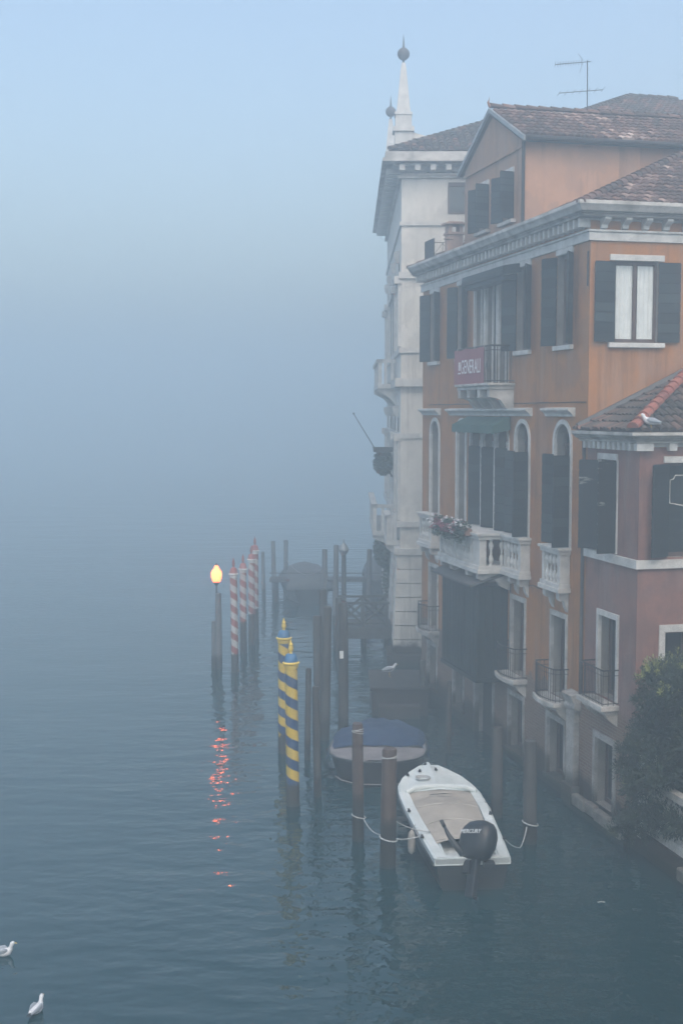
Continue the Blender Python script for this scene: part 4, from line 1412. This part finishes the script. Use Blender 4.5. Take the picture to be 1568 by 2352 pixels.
striped_pole('red and white spiral pole with the lowest cap in the tight cluster', (-3.86, 49.2, 0), 3.56, .14, M['red_pole'], M['red'], M['white_frame'], 'red and white striped poles', (0, 0), R(20), .26)
striped_pole('red and white spiral pole in the middle of the tight cluster', (-3.66, 51.0, 0), 3.72, .14, M['red_pole'], M['red'], M['white_frame'], 'red and white striped poles', (0, 0), R(130), .26)
striped_pole('red and white spiral pole with the highest cap in the tight cluster', (-3.62, 52.5, 0), 3.92, .15, M['red_pole'], M['red'], M['white_frame'], 'red and white striped poles', (0, 0), R(200), .26)

def plain_pole(label, loc, top, rad, mat, lean=(0, 0), group='plain timber mooring poles', rope=False, taper=.92):
    if lean == (0, 0): lean = (R(random.uniform(-1.3, 1.3)), R(random.uniform(-1, 1)))
    t = thing('mooring_pole', label, 'mooring pole', loc, 0, group)
    mb = MB()
    mb.lathe([(rad * 1.02, -2.0), (rad * 1.04, 0), (rad * 1.0, top * .3), (rad * .98, top * .6), (rad * taper, top - .05), (rad * taper * .9, top)], (0, 0, 0), 16, wob=.07)
    mb.build('shaft', mat, t, smooth=True)
    if rope:
        mb = MB()
        for k in range(3):
            z = top - .14 - k * .03
            mb.tube([(rad * 1.0 * math.cos(q * PI / 8), rad * 1.0 * math.sin(q * PI / 8), z + .03 * math.sin(q * PI / 8 + k)) for q in range(16)], .008, 4, closed=True)
        mb.build('rope_band', M['rope'], t)
    t.rotation_euler = (lean[1], lean[0], random.uniform(0, 6))
    return t
plain_pole('thick brown timber pole close to the white motorboat, with a rope round it', (.97, 25.77, 0), 2.52, .165, M['timber'], (R(.9), 0), rope=True)
plain_pole('brown timber pole left of the thick one, standing before the dark boat', (.37, 27.39, 0), 2.64, .13, M['timber'], (R(.6), 0), rope=True)
plain_pole('short grey timber pole directly right of the yellow and blue pair', (-.93, 33.9, 0), 2.53, .085, M['timber_grey'])
plain_pole('grey timber pole leaning beside the dark boat with thin twigs on it', (-.59, 30.57, 0), 2.76, .095, M['timber_grey'])
plain_pole('tall thick dark pole behind the short grey poles', (-.5, 36.0, 0), 3.9, .15, M['timber_grey'], taper=.8)
plain_pole('dark pole carrying a small white plate', (.05, 36.5, 0), 3.95, .15, M['timber_grey'], (R(.9), 0), taper=.75)
plain_pole('pale bleached pole close to the wall behind the white motorboat', (3.64, 29.0, 0), 2.14, .135, M['timber_pale'])
plain_pole('pale bleached pole nearest the pink house wall', (4.15, 27.2, 0), 2.3, .15, M['timber_pale'])
plain_pole('slim pale pole below the dark oriel', (2.98, 34.6, 0), 2.02, .075, M['timber_pale'])
plain_pole('slim pale pole at the corner of the stone landing', (2.54, 39.1, 0), 1.72, .09, M['timber_pale'])
for (x, y, tp, r_, lb) in ((-3.95, 63.7, 2.4, .10, 'faint fogged pole, leftmost and shortest of the far row'),
                          (-3.43, 64.2, 2.9, .12, 'faint fogged pole, middle of the three left of the far boats'),
                          (-2.87, 64.5, 2.92, .12, 'faint fogged pole, right one of the three left of the far boats'),
                          (-.78, 57.6, 3.2, .13, 'fogged pole rising from the hump of the larger covered boat'),
                          (-.28, 55.3, 3.64, .12, 'fogged slim pole between the covered boat and the lantern pole'),
                          (1.24, 57.6, 3.2, .13, 'fogged pole left of the smaller covered boat by the palace'),
                          (-.62, 44.5, 3.2, .14, 'dark pole at the outer corner of the jetty'),
                          (-.05, 46.5, 2.6, .13, 'dark pole against the left end of the jetty rail'),
                          (-.75, 40.5, 2.9, .15, 'dark pole between the near grey poles and the jetty')):
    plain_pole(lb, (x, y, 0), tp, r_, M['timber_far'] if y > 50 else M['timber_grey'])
lp = thing('lantern_pole', 'fogged pole topped by an unlit lantern', 'lamp', (.1, 55.25, 0))
mb = MB(); mb.lathe([(.12, -2), (.12, 0), (.10, 3.2)], (0, 0, 0), 12); mb.build('shaft', M['timber_grey'], lp, smooth=True)
mb = MB(); mb.lathe([(.10, 3.2), (.14, 3.25), (.24, 3.42), (.22, 3.5), (.12, 3.66), (.05, 3.72), (.02, 3.9)], (0, 0, 0), 10); mb.build('lantern', M['lead'], lp)
# small white plate on its pole
sg = thing('plate_sign', 'small blank white plate nailed to a dark mooring pole', 'sign', (.0, 36.3, 0))
mb = MB(); mb.box(-.055, .055, -.03, -.015, 2.33, 2.55); mb.build('plate', M['sign'], sg)
mb = MB(); mb.lathe([(.008, 0), (.008, .01)], (0, -.034, 2.52), 6); mb.build('nail', M['iron'], sg)

# ---- lit lamp -------------------------------------------------------------------------
la = thing('canal_lamp', 'lit orange globe lamp on a timber pile in the canal', 'lamp', (-4.6, 46.15, 0))
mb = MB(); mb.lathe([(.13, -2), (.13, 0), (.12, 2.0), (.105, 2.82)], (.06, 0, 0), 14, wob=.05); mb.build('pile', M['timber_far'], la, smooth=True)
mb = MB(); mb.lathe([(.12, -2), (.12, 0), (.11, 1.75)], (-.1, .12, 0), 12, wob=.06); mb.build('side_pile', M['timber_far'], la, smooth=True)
mb = MB(); mb.lathe([(.03, 2.7), (.03, 3.1), (.06, 3.12), (.10, 3.2), (.13, 3.235)], (0, 0, 0), 12); mb.build('post', M['iron'], la, smooth=True)
mb = MB(); mb.lathe([(.125, 3.235), (.175, 3.34), (.2, 3.48), (.2, 3.58), (.17, 3.66), (.12, 3.70), (.085, 3.78), (.05, 3.86)], (0, 0, 0), 18); mb.build('globe', M['lamp'], la, smooth=True)
mb = MB(); mb.lathe([(.055, 3.86), (.06, 3.88), (.03, 3.9), (.01, 3.94)], (0, 0, 0), 12); mb.build('cap', M['iron'], la, smooth=True)

bulb = bpy.data.lights.new('bulb', 'POINT')
bulb.energy = 15; bulb.shadow_soft_size = .12; bulb.color = (1.0, .17, .06)
bo = bpy.data.objects.new('bulb', bulb); COL.objects.link(bo); bo.parent = la; bo.location = (0, 0, 3.5)

# ---- jetty ------------------------------------------------------------------------------
jt = thing('jetty', 'dark wooden jetty with cross-braced railings joined to the palace steps', 'jetty', (0, 49.6, 0))
mb = MB(); mb.box(-.25, 2.3, 0, 1.9, .78, .98); mb.box(-.25, 2.3, -.05, .03, .5, .94); mb.build('deck', M['deck'], jt)
for yy in (.02, 1.8):
    mb = MB()
    mb.box(-.1, 1.9, yy - .03, yy + .05, 1.88, 1.97); mb.box(-.1, 1.9, yy - .03, yy + .05, 1.08, 1.15)
    for c in (-.1, .85, 1.8):
        mb.box(c - .06, c + .06, yy - .05, yy + .07, .9, 1.98)
    for (p, q) in ((-.1, .85), (.85, 1.8)):
        mb.tube([(p, yy + .01, 1.12), (q, yy + .01, 1.9)], .05, 4); mb.tube([(p, yy + .01, 1.9), (q, yy + .01, 1.12)], .05, 4)
    mb.build('railing', M['deck'], jt)
for (x, y) in ((-.2, .1), (-.2, 1.7), (.9, .9), (2.0, .1)):
    mb = MB(); mb.lathe([(.12, -2), (.12, .8)], (x, y, 0), 10); mb.build('leg', M['timber_grey'], jt, smooth=True)
pt = thing('pontoon', 'long low walkway on piles across the fog behind the jetty', 'pontoon', (-3.6, 62.5, 0))
mb = MB(); mb.box(0, 5.6, 0, 1.2, 1.0, 1.14); mb.build('deck', M['deck'], pt)
mb = MB(); mb.tube([(0, .1, 1.45), (5.5, .1, 1.45)], .03, 5); mb.build('rail', M['deck'], pt)
for k in range(4):
    mb = MB(); mb.lathe([(.15, -2), (.15, 1.0)], (.3 + k * 1.5, .5, 0), 8); mb.build('leg', M['timber_grey'], pt, smooth=True)

# stone landing in front of the orange house's far end
ld = thing('landing', 'dark stone landing stage by the far corner of the orange house', 'landing', (.95, 38.9, 0))
mb = MB(); mb.box(0, 1.75, 0, 2.7, -1, .78); mb.box(-.06, 1.8, -.06, 2.75, .78, .9); mb.build('block', M['landing'], ld, bevel=.03)
mb = MB(); mb.box(.2, 1.5, -.45, -.06, -1, .4); mb.build('step', M['landing'], ld, bevel=.03)

# ---- boats -----------------------------------------------------------------------------
def hull_loft(mb, stations, seg=10):
    """stations: (y, half beam at gunwale, z gunwale, z keel, half beam low)"""
    rings = []
    for (y, hb, zg, zk, hl, x) in stations:
        r_ = []
        for k in range(seg + 1):
            t = -1 + 2 * k / seg
            a = abs(t)
            xx = math.copysign(1, t) * (hl + (hb - hl) * max(0, (a - .5) / .5)) if a > .5 else t / .5 * hl
            zz = zk + (zg - zk) * (max(0, (a - .35) / .65)) ** 1.25
            r_.append((x + xx, y, zz))
        rings.append(r_)
    k = seg + 1
    v = [p for r_ in rings for p in r_]; f = []
    for j in range(len(rings) - 1):
        for i in range(seg):
            f.append((j * k + i, j * k + i + 1, (j + 1) * k + i + 1, (j + 1) * k + i))
    f.append(tuple(range(k)))
    mb.add(v, f)

# white motorboat; frame: origin at transom, +y to the bow
MBX = thing('motorboat', 'white motorboat with beige cover and black outboard, moored between poles', 'boat', (2.6, 24.45, 0), R(4.2))
ST = [(0, .735, .62, -.2, .6, 0), (1.0, .80, .61, -.22, .68, .01), (2.2, .87, .61, -.22, .74, .0), (3.2, .92, .62, -.2, .76, -.0), (4.2, .92, .65, -.16, .66, -.02), (4.75, .86, .67, -.1, .52, -.04), (5.3, .70, .70, -.02, .36, -.03), (5.75, .48, .72, .1, .22, -.02), (6.1, .25, .74, .25, .10, -.0), (6.35, .05, .75, .5, .03, 0.0)]
mb = MB(); hull_loft(mb, ST); mb.build('hull', M['hull_dark'], MBX, smooth=True)
# gunwale band and deck
mb = MB()
def gw_ring(inset, dz):
    L_ = [(-(s_[1] - inset) + s_[5], s_[0] if s_[0] < 6.3 else 6.35 - inset, s_[2] + dz) for s_ in ST if s_[1] > inset]
    Rr = [((s_[1] - inset) + s_[5], s_[0] if s_[0] < 6.3 else 6.35 - inset, s_[2] + dz) for s_ in ST if s_[1] > inset]
    return L_, Rr
lo_l, lo_r = gw_ring(-.03, -.10); hi_l, hi_r = gw_ring(-.03, .03); top_l, top_r = gw_ring(.02, .06); in_l, in_r = gw_ring(.20, .06); dn_l, dn_r = gw_ring(.22, -.02)
mb = MB()
for A, B in ((lo_l, hi_l), (hi_l, top_l), (lo_r, hi_r), (hi_r, top_r)):
    k = min(len(A), len(B))
    for i in range(k - 1):
        mb.quad(A[i], A[i + 1], B[i + 1], B[i])
for A, B in ((top_l, in_l), (top_r, in_r)):
    k = min(len(A), len(B))
    for i in range(k - 1):
        mb.quad(A[i], A[i + 1], B[i + 1], B[i])
for A, B in ((in_l, dn_l), (in_r, dn_r)):
    for i in range(5):
        mb.quad(A[i], A[i + 1], B[i + 1], B[i])
# foredeck, cambered
i0 = 4
for i in range(i0, len(in_l) - 1):
    for (s0, s1, c0, c1) in ((0, .5, 0, 1), (.5, 1, 1, 0)):
        def q(i, t, c):
            a, b_ = Vector(in_l[i]), Vector(in_r[i]); p = a.lerp(b_, t); p.z += .06 * c; return tuple(p)
        mb.quad(q(i, s0, c0), q(i, s1, c1), q(i + 1, s1, c1), q(i + 1, s0, c0))
a, b_ = in_l[-1], in_r[-1]
mb.add([a, b_, (0, 6.36, .81), top_l[-1], top_r[-1]], [(0, 1, 2), (0, 2, 3), (1, 4, 2)])
mb.quad((-.765, -.03, .52), (.765, -.03, .52), (.765, -.03, .65), (-.765, -.03, .65))
mb.box(-.74, .74, -.03, .12, .55, .67)
mb.box(-.62, .62, .10, 1.5, .40, .47)
dk = mb.build('deck', M['white_gel'], MBX, smooth=True)
mb = MB(); mb.box(-.56, -.5, .1, .9, .45, .665); mb.box(.5, .56, .1, .9, .45, .665); mb.build('stern_locker', M['white_gel'], dk, bevel=.02)
mb = MB(); mb.tube([(-.80, 4.15, .73), (-.60, 4.30, .77), (-.2, 4.36, .79), (.2, 4.36, .79), (.62, 4.28, .77), (.82, 4.12, .73)], [.05, .07, .06, .055, .07, .05], 8); mb.build('windscreen_base', M['white_gel'], dk, smooth=True)
# cover
mb = MB(); N, K = 22, 14
def cov(i, j):
    t, s_ = i / N, j / K
    y = .82 + (4.26 - .82) * t
    hb = .58 + (.74 - .58) * min(1, t * 1.15)
    x = (s_ * 2 - 1) * hb - .015 + .0
    arch = (1 - abs(s_ * 2 - 1) ** 2.2)
    z = .675 + arch * (.07 + .05 * math.sin(t * PI)) + .008 * math.sin(t * 21 + s_ * 5) * arch
    if .80 < t < .92: z -= .035 * arch * math.sin((t - .80) / .12 * PI)
    return (x, y + (.05 * math.sin(s_ * PI) if i == 0 else 0), z)
for i in range(N):
    for j in range(K):
        mb.quad(cov(i, j), cov(i + 1, j), cov(i + 1, j + 1), cov(i, j + 1))
cv = mb.build('cover', M['canvas'], MBX, smooth='all', fixn=False)
mb = MB()
for t_ in (.04, .34, .66):
    mb.tube([tuple(Vector(cov(t_ * N, j)) + Vector((0, 0, .008))) for j in range(K + 1)], .011, 4)
mb.build('cover_strap', M['dirty_stone'], cv)
mb = MB(); mb.add([(-.36, 3.72, .79), (-.1, 3.70, .806), (.24, 3.715, .80), (.3, 3.74, .795), (0, 3.75, .815), (-.3, 3.75, .80)], [(0, 1, 2, 3, 4, 5)]); mb.build('cover_seam', M['engine'], cv)
mb = MB()
for (x, y, z) in ((-.90, 2.9, .70), (-.84, 1.2, .69), (.86, 2.6, .69), (.84, 1.0, .69), (-.3, 5.55, .82), (.1, 5.6, .83), (-.62, 5.35, .79), (.66, 5.35, .79)):
    mb.box(x - .02, x + .02, y - .07, y + .07, z, z + .035); mb.box(x - .035, x + .035, y - .02, y + .02, z - .02, z + .01)
mb.build('cleats', M['iron'], MBX)
mb = MB()
for L__ in (lo_l, lo_r):
    mb.tube([(x * 1.01, y, z + .01) for x, y, z in L__], .022, 6)
mb.build('rub_rail', M['engine'], MBX)
for (x, y) in ((-.97, 1.9), (.96, 3.4)):
    mb = MB(); mb.lathe([(.02, .0), (.075, .06), (.085, .2), (.085, .36), (.07, .46), (.02, .52)], (x, y, .08), 10); mb.tube([(x, y, .58), (x * .92, y, .72)], .008, 4); mb.build('fender', M['dirty_stone'], MBX, smooth=True)
mb = MB()
for k in range(4):
    mb.tube([((.11 + .022 * k) * math.cos(q * PI / 8) - .3, (.11 + .022 * k) * math.sin(q * PI / 8) + 5.0, .80 + .008 * k) for q in range(16)], .012, 5, closed=True)
mb.build('rope_coil', M['rope'], MBX)
# outboard
ob = None
def rot_pts(rings, ang_x, ang_z, c):
    m_ = Matrix.Rotation(ang_z, 3, 'Z') @ Matrix.Rotation(ang_x, 3, 'X')
    return [[tuple(Vector(c) + m_ @ Vector(p)) for p in r_] for r_ in rings]
OC = (.04, -.02, .62); OAX, OAZ = R(-16), R(30)
OM = Matrix.Rotation(OAZ, 3, 'Z') @ Matrix.Rotation(R(24), 3, 'Y') @ Matrix.Rotation(OAX, 3, 'X')
def OT(x, y, z): return tuple(Vector(OC) + OM @ Vector((x, y, z)))
mb = MB(OT)
rings = []
for (z, hx, hy, yo) in ((.0, .13, .19, .0), (.06, .19, .27, -.0), (.2, .225, .33, -.02), (.38, .225, .34, -.03), (.52, .20, .30, -.04), (.60, .15, .23, -.05), (.64, .07, .12, -.05)):
    hx, hy, z, yo = hx * 1.22, hy * 1.2, z * 1.2, yo * 1.2
    rings.append([(hx * math.copysign(abs(math.cos(2 * PI * k / 20)) ** .75, math.cos(2 * PI * k / 20)), yo + hy * math.copysign(abs(math.sin(2 * PI * k / 20)) ** .8, math.sin(2 * PI * k / 20)), z) for k in range(20)])
mb.loft(rings)
cw = mb.build('engine_cowling', M['engine'], MBX, smooth='all')
mb = MB(OT); mb.box(-.07, .07, -.12, .10, -.75, .02); mb.box(-.03, .03, -.22, .16, -.95, -.7); mb.box(-.16, .16, .0, .16, -.3, -.02); mb.build('engine_leg', M['engine'], cw, bevel=.03)
mb = MB(); mb.tube([(-.18, .05, .72), (-.32, .22, .86), (-.43, .34, 1.02), (-.50, .42, 1.16)], [.075, .065, .045, .03], 8); mb.tube([(-.50, .42, 1.16), (-.56, .48, 1.28)], .04, 8); mb.build('tiller', M['engine'], cw, smooth='all')
mb = MB(); mb.box(.2, .42, -.22, .04, .48, .62); mb.build('trim_bracket', M['engine'], cw, bevel=.02)
def TM(x, y, z): return Vector(OT(-.287 - z, -.07 - x, .50 + y))
text_mesh('MERCURY', TM, .115, .003, M['sign'], 'lettering', cw, squeeze=1.1, font_shear=.2)

# dark boat with blue tarpaulin
DB = thing('covered_boat', 'dark round-sterned boat with pale after deck under a blue tarpaulin', 'boat', (.86, 31.25, 0), R(-4))
ST2 = [(0, .35, .66, .05, .25, 0), (.12, .72, .67, -.05, .55, 0), (.35, 1.0, .67, -.15, .8, 0), (.7, 1.18, .66, -.2, .95, 0), (1.3, 1.26, .65, -.22, 1.0, 0), (2.2, 1.22, .62, -.22, .95, 0), (3.0, 1.0, .6, -.2, .7, 0), (3.6, .6, .6, -.1, .35, 0), (3.95, .12, .62, .2, .05, 0)]
mb = MB(); hull_loft(mb, ST2); mb.build('hull', M['hull_wood'], DB, smooth=True)
mb = MB()
for i in range(len(ST2) - 1):
    s0, s1 = ST2[i], ST2[i + 1]
    for (t0, t1) in ((-1, -.4), (-.4, .4), (.4, 1)):
        h0, h1 = .05 * (1 - t0 * t0), .05 * (1 - t1 * t1)
        mb.quad((s0[1] * t0 * 1.01, s0[0], s0[2] + .02 + h0), (s0[1] * t1 * 1.01, s0[0], s0[2] + .02 + h1), (s1[1] * t1 * 1.01, s1[0], s1[2] + .02 + h1), (s1[1] * t0 * 1.01, s1[0], s1[2] + .02 + h0))
mb.build('deck', M['boat_deck'], DB, smooth=True)
mb = MB()
pl = [(-s_[1] * 1.02, s_[0], s_[2]) for s_ in reversed(ST2)] + [(s_[1] * 1.02, s_[0], s_[2]) for s_ in ST2]
mb.tube(pl, .035, 6); mb.build('rubbing_strake', M['hull_dark'], DB, smooth='all')
mb = MB(); mb.tube([(s_[4] * sg_ * 1.12 + 0, s_[0] - .02,   .10) for sg_, lst in ((-1, list(reversed(ST2[:4]))), (1, ST2[:4])) for s_ in lst], .016, 6); mb.build('waterline_stripe', M['boat_deck'], DB)
mb = MB(); N, K = 18, 18
def tp(i, j):
    t, s_ = i / N, j / K
    u = s_ * 2 - 1
    y = 1.32 + 2.5 * t - .35 * max(0, -u) ** 2 * (1 - t) + .12 * abs(u) ** 2 * (1 - t)
    hb = 1.36 * (1 - .5 * max(0, t - .6) / .4)
    x = u * hb
    z = .73 + .20 * (1 - abs(u) ** 2.4) * math.sin(min(1, t * 1.7 + .06) * PI / 2) * (1 - .35 * t)
    if abs(u) > .86: z -= (abs(u) - .86) * 2.6
    z += .022 * math.sin(u * 11 + t * 7) + .016 * math.sin(t * 19 - u * 5)
    return (x, y, z)
for i in range(N):
    for j in range(K):
        mb.quad(tp(i, j), tp(i + 1, j), tp(i + 1, j + 1), tp(i, j + 1))
mb.build('tarpaulin', M['blue_tarp'], DB, smooth='all', fixn=False)

# far covered boats
def far_boat(label, loc, rz, hw, ln, ht):
    t = thing('covered_boat', label, 'boat', loc, rz, 'dark covered boats in the fog')
    mb = MB(); hull_loft(mb, [(0, hw * .7, .7, -.1, hw * .5, 0), (ln * .3, hw, .7, -.2, hw * .8, 0), (ln * .7, hw, .7, -.2, hw * .8, 0), (ln, hw * .25, .85, .1, hw * .1, 0)]); mb.build('hull', M['hull_dark'], t, smooth=True)
    mb = MB(); N = 10
    rings = []
    for k in range(N + 1):
        y = ln * k / N * .95 + .1
        s_ = (math.sin(PI * (k + .6) / (N + 1.4))) ** .55
        rings.append([(-hw * 1.02 * math.cos(PI * q / 10), y, .62 + (ht - .62) * s_ * math.sin(PI * q / 10) ** .8 + .03 * math.sin(q * 3 + k)) for q in range(11)])
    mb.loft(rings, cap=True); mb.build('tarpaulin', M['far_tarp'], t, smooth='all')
    return t
far_boat('larger dark boat humped under its cover, faint beside the far poles', (-1.5, 62.0, 0), R(8), 1.2, 5.2, 1.75)
far_boat('smaller dark covered boat close under the palace front', (1.75, 64.5, 0), R(2), .5, 4.0, 1.75)

# ---- ropes --------------------------------------------------------------------------------
def rope(label, pts, r_=.014, loops=()):
    t = thing('mooring_rope', label, 'rope', pts[0], 0, 'mooring ropes')
    o = Vector(pts[0])
    mb = MB(); N = 10
    P = []
    for i in range(len(pts) - 1):
        a, b_ = Vector(pts[i]) - o, Vector(pts[i + 1]) - o
        sag = .08 * (a - b_).length
        for k in range(N):
            s_ = k / N
            p = a.lerp(b_, s_); p.z -= sag * 4 * s_ * (1 - s_); P.append(p)
    P.append(Vector(pts[-1]) - o)
    mb.tube(P, r_, 5); mb.build('line', M['rope'], t)
    for (c, rad) in loops:
        m2 = MB(); c = Vector(c) - o
        m2.tube([(c.x + rad * math.cos(q * PI / 10), c.y + rad * math.sin(q * PI / 10), c.z - .04 * math.cos(q * PI / 10)) for q in range(20)], r_ * 1.2, 5, closed=True)
        m2.build('loop', M['rope'], t)
rope('pale rope from the thick brown pole to the motorboat side', [(1.15, 25.66, .62), (1.86, 25.9, .70)], .014, [((.98, 25.77, .6), .185)])
rope('thin slack rope from the thick brown pole to the stern cleat', [(1.12, 25.85, .95), (1.86, 25.85, .72)], .009)
rope('rope between the two brown poles', [(.48, 27.3, .52), (.86, 25.95, .62)], .012, [((.38, 27.39, .55), .15)])
rope('looped rope from the motorboat to the bleached pole', [(3.36, 25.6, .68), (3.78, 26.1, .28), (4.05, 27.0, .42)], .013, [((4.16, 27.2, .45), .17)])
rope('thin line stretched between fogged far poles', [(-2.86, 64.5, 1.95), (-.8, 57.6, 2.4)], .012)

st = thing('driftwood', 'tiny pale stick floating alone on the dark water at lower right', 'stick', (5.03, 23.8, 0))
mb = MB(); mb.tube([(-.07, 0, .005), (.0, .015, .012), (.08, .01, .004)], .012, 5); mb.build('stick', M['rope'], st)

# ---- gulls ---------------------------------------------------------------------------------
def gull(label, loc, rz, pose, group, sc=1.0):
    t = thing('gull', label, 'gull', loc, rz, group); t.scale = (sc,) * 3
    # body runs along +x; one loft from tail to bill
    if pose == 'stand':
        sp = [(-.24, .205, .012, .010), (-.17, .222, .04, .028), (-.08, .245, .078, .07), (.02, .265, .088, .088), (.10, .29, .074, .08), (.15, .33, .05, .055), (.175, .375, .04, .043), (.195, .41, .046, .046), (.22, .42, .042, .04), (.245, .415, .022, .022)]
    else:
        sp = [(-.26, .12, .012, .01), (-.18, .105, .05, .03), (-.08, .075, .088, .07), (.03, .065, .095, .085), (.12, .085, .08, .08), (.165, .14, .048, .052), (.18, .20, .036, .038), (.20, .25, .044, .044), (.225, .262, .04, .038), (.25, .257, .02, .02)]
    mb = MB()
    rings = []
    for i, (x, z, ry, rz_) in enumerate(sp):
        a = sp[max(0, i - 1)]; c = sp[min(len(sp) - 1, i + 1)]
        d = Vector((c[0] - a[0], 0, c[1] - a[1])).normalized(); u = Vector((-d.z, 0, d.x))
        rings.append([tuple(Vector((x, 0, z)) + Vector((0, 1, 0)) * ry * math.cos(2 * PI * k / 12) + u * rz_ * math.sin(2 * PI * k / 12)) for k in range(12)])
    mb.loft(rings); body = mb.build('body', M['gull_white'], t, smooth='all')
    zb = sp[2][1]
    for s_ in (1, -1):
        mb = MB()
        rings = []
        for (x, z, y, rx, rr) in ((.11, zb + .055, .055, .02, .02), (.05, zb + .055, .082, .025, .06), (-.06, zb + .045, .084, .022, .062), (-.16, zb + .02, .055, .014, .04), (-.24, zb - .0, .03, .008, .018), (-.30, zb - .012, .018, .005, .008)):
            rings.append([(x, s_ * (y + rx * math.cos(2 * PI * k / 8)), z + rr * math.sin(2 * PI * k / 8)) for k in range(8)])
        mb.loft(rings); wg = mb.build('wing', M['gull_grey'], t, smooth='all')
        mb = MB(); mb.tube([(-.24, s_ * .03, zb + .0), (-.34, s_ * .012, zb - .01)], [.016, .004], 6); mb.build('wing_tip', M['gull_black'], wg)
    hx, hz = sp[-1][0], sp[-1][1]
    mb = MB(); mb.tube([(hx - .005, 0, hz), (hx + .03, 0, hz - .003), (hx + .055, 0, hz - .014)], [.014, .011, .004], 6); mb.build('beak', M['beak'], t)
    mb = MB()
    for s_ in (1, -1):
        mb.lathe([(.001, -.006), (.006, 0), (.001, .006)], (hx - .03, s_ * .037, hz + .012), 6)
    mb.build('eyes', M['gull_black'], t)
    if pose == 'stand':
        for s_ in (1, -1):
            mb = MB(); mb.tube([(.01, s_ * .03, .2), (.0, s_ * .03, .1), (.01, s_ * .03, .01)], .007, 5)
            mb.add([(.0, s_ * .03, .006), (.06, s_ * .03 - .025, .004), (.07, s_ * .03, .004), (.06, s_ * .03 + .025, .004)], [(0, 1, 2, 3)])
            mb.build('leg', M['beak'], t)
    return t
gull('gull standing on the stone cornice of the pink house roof', (*hp(.10, PC - .30)[:2], 9.06), R(172), 'stand', 'gulls', .88)
gull('gull resting on the stone landing by the far house corner', (1.55, 40.4, .9), R(10), 'stand', 'gulls', 1.0)
gull('gull afloat at the left edge of the picture, the upper of the two', (-5.93, 21.4, 0), R(8), 'float', 'gulls', .85)
gull('gull afloat near the lower left corner, seen from its tail side', (-4.83, 19.3, 0), R(72), 'float', 'gulls', .8)

# ------------------------------------------------------------------ fog
mb = MB(); mb.box(-310, 310, -70, 490, -1.5, 25.5)
hz = mb.build('haze', [])
m = bpy.data.materials.new('fog_air'); m.use_nodes = True
n = m.node_tree
n.nodes.remove(n.nodes['Principled BSDF'])
pv = n.nodes.new('ShaderNodeVolumePrincipled')
pv.inputs['Color'].default_value = (*HAZE_COLOR, 1)
pv.inputs['Density'].default_value = HAZE_DENSITY
pv.inputs['Anisotropy'].default_value = 0.5
n.links.new(pv.outputs['Volume'], n.nodes['Material Output'].inputs['Volume'])
hz.data.materials.append(m)
tag(hz, kind='stuff')
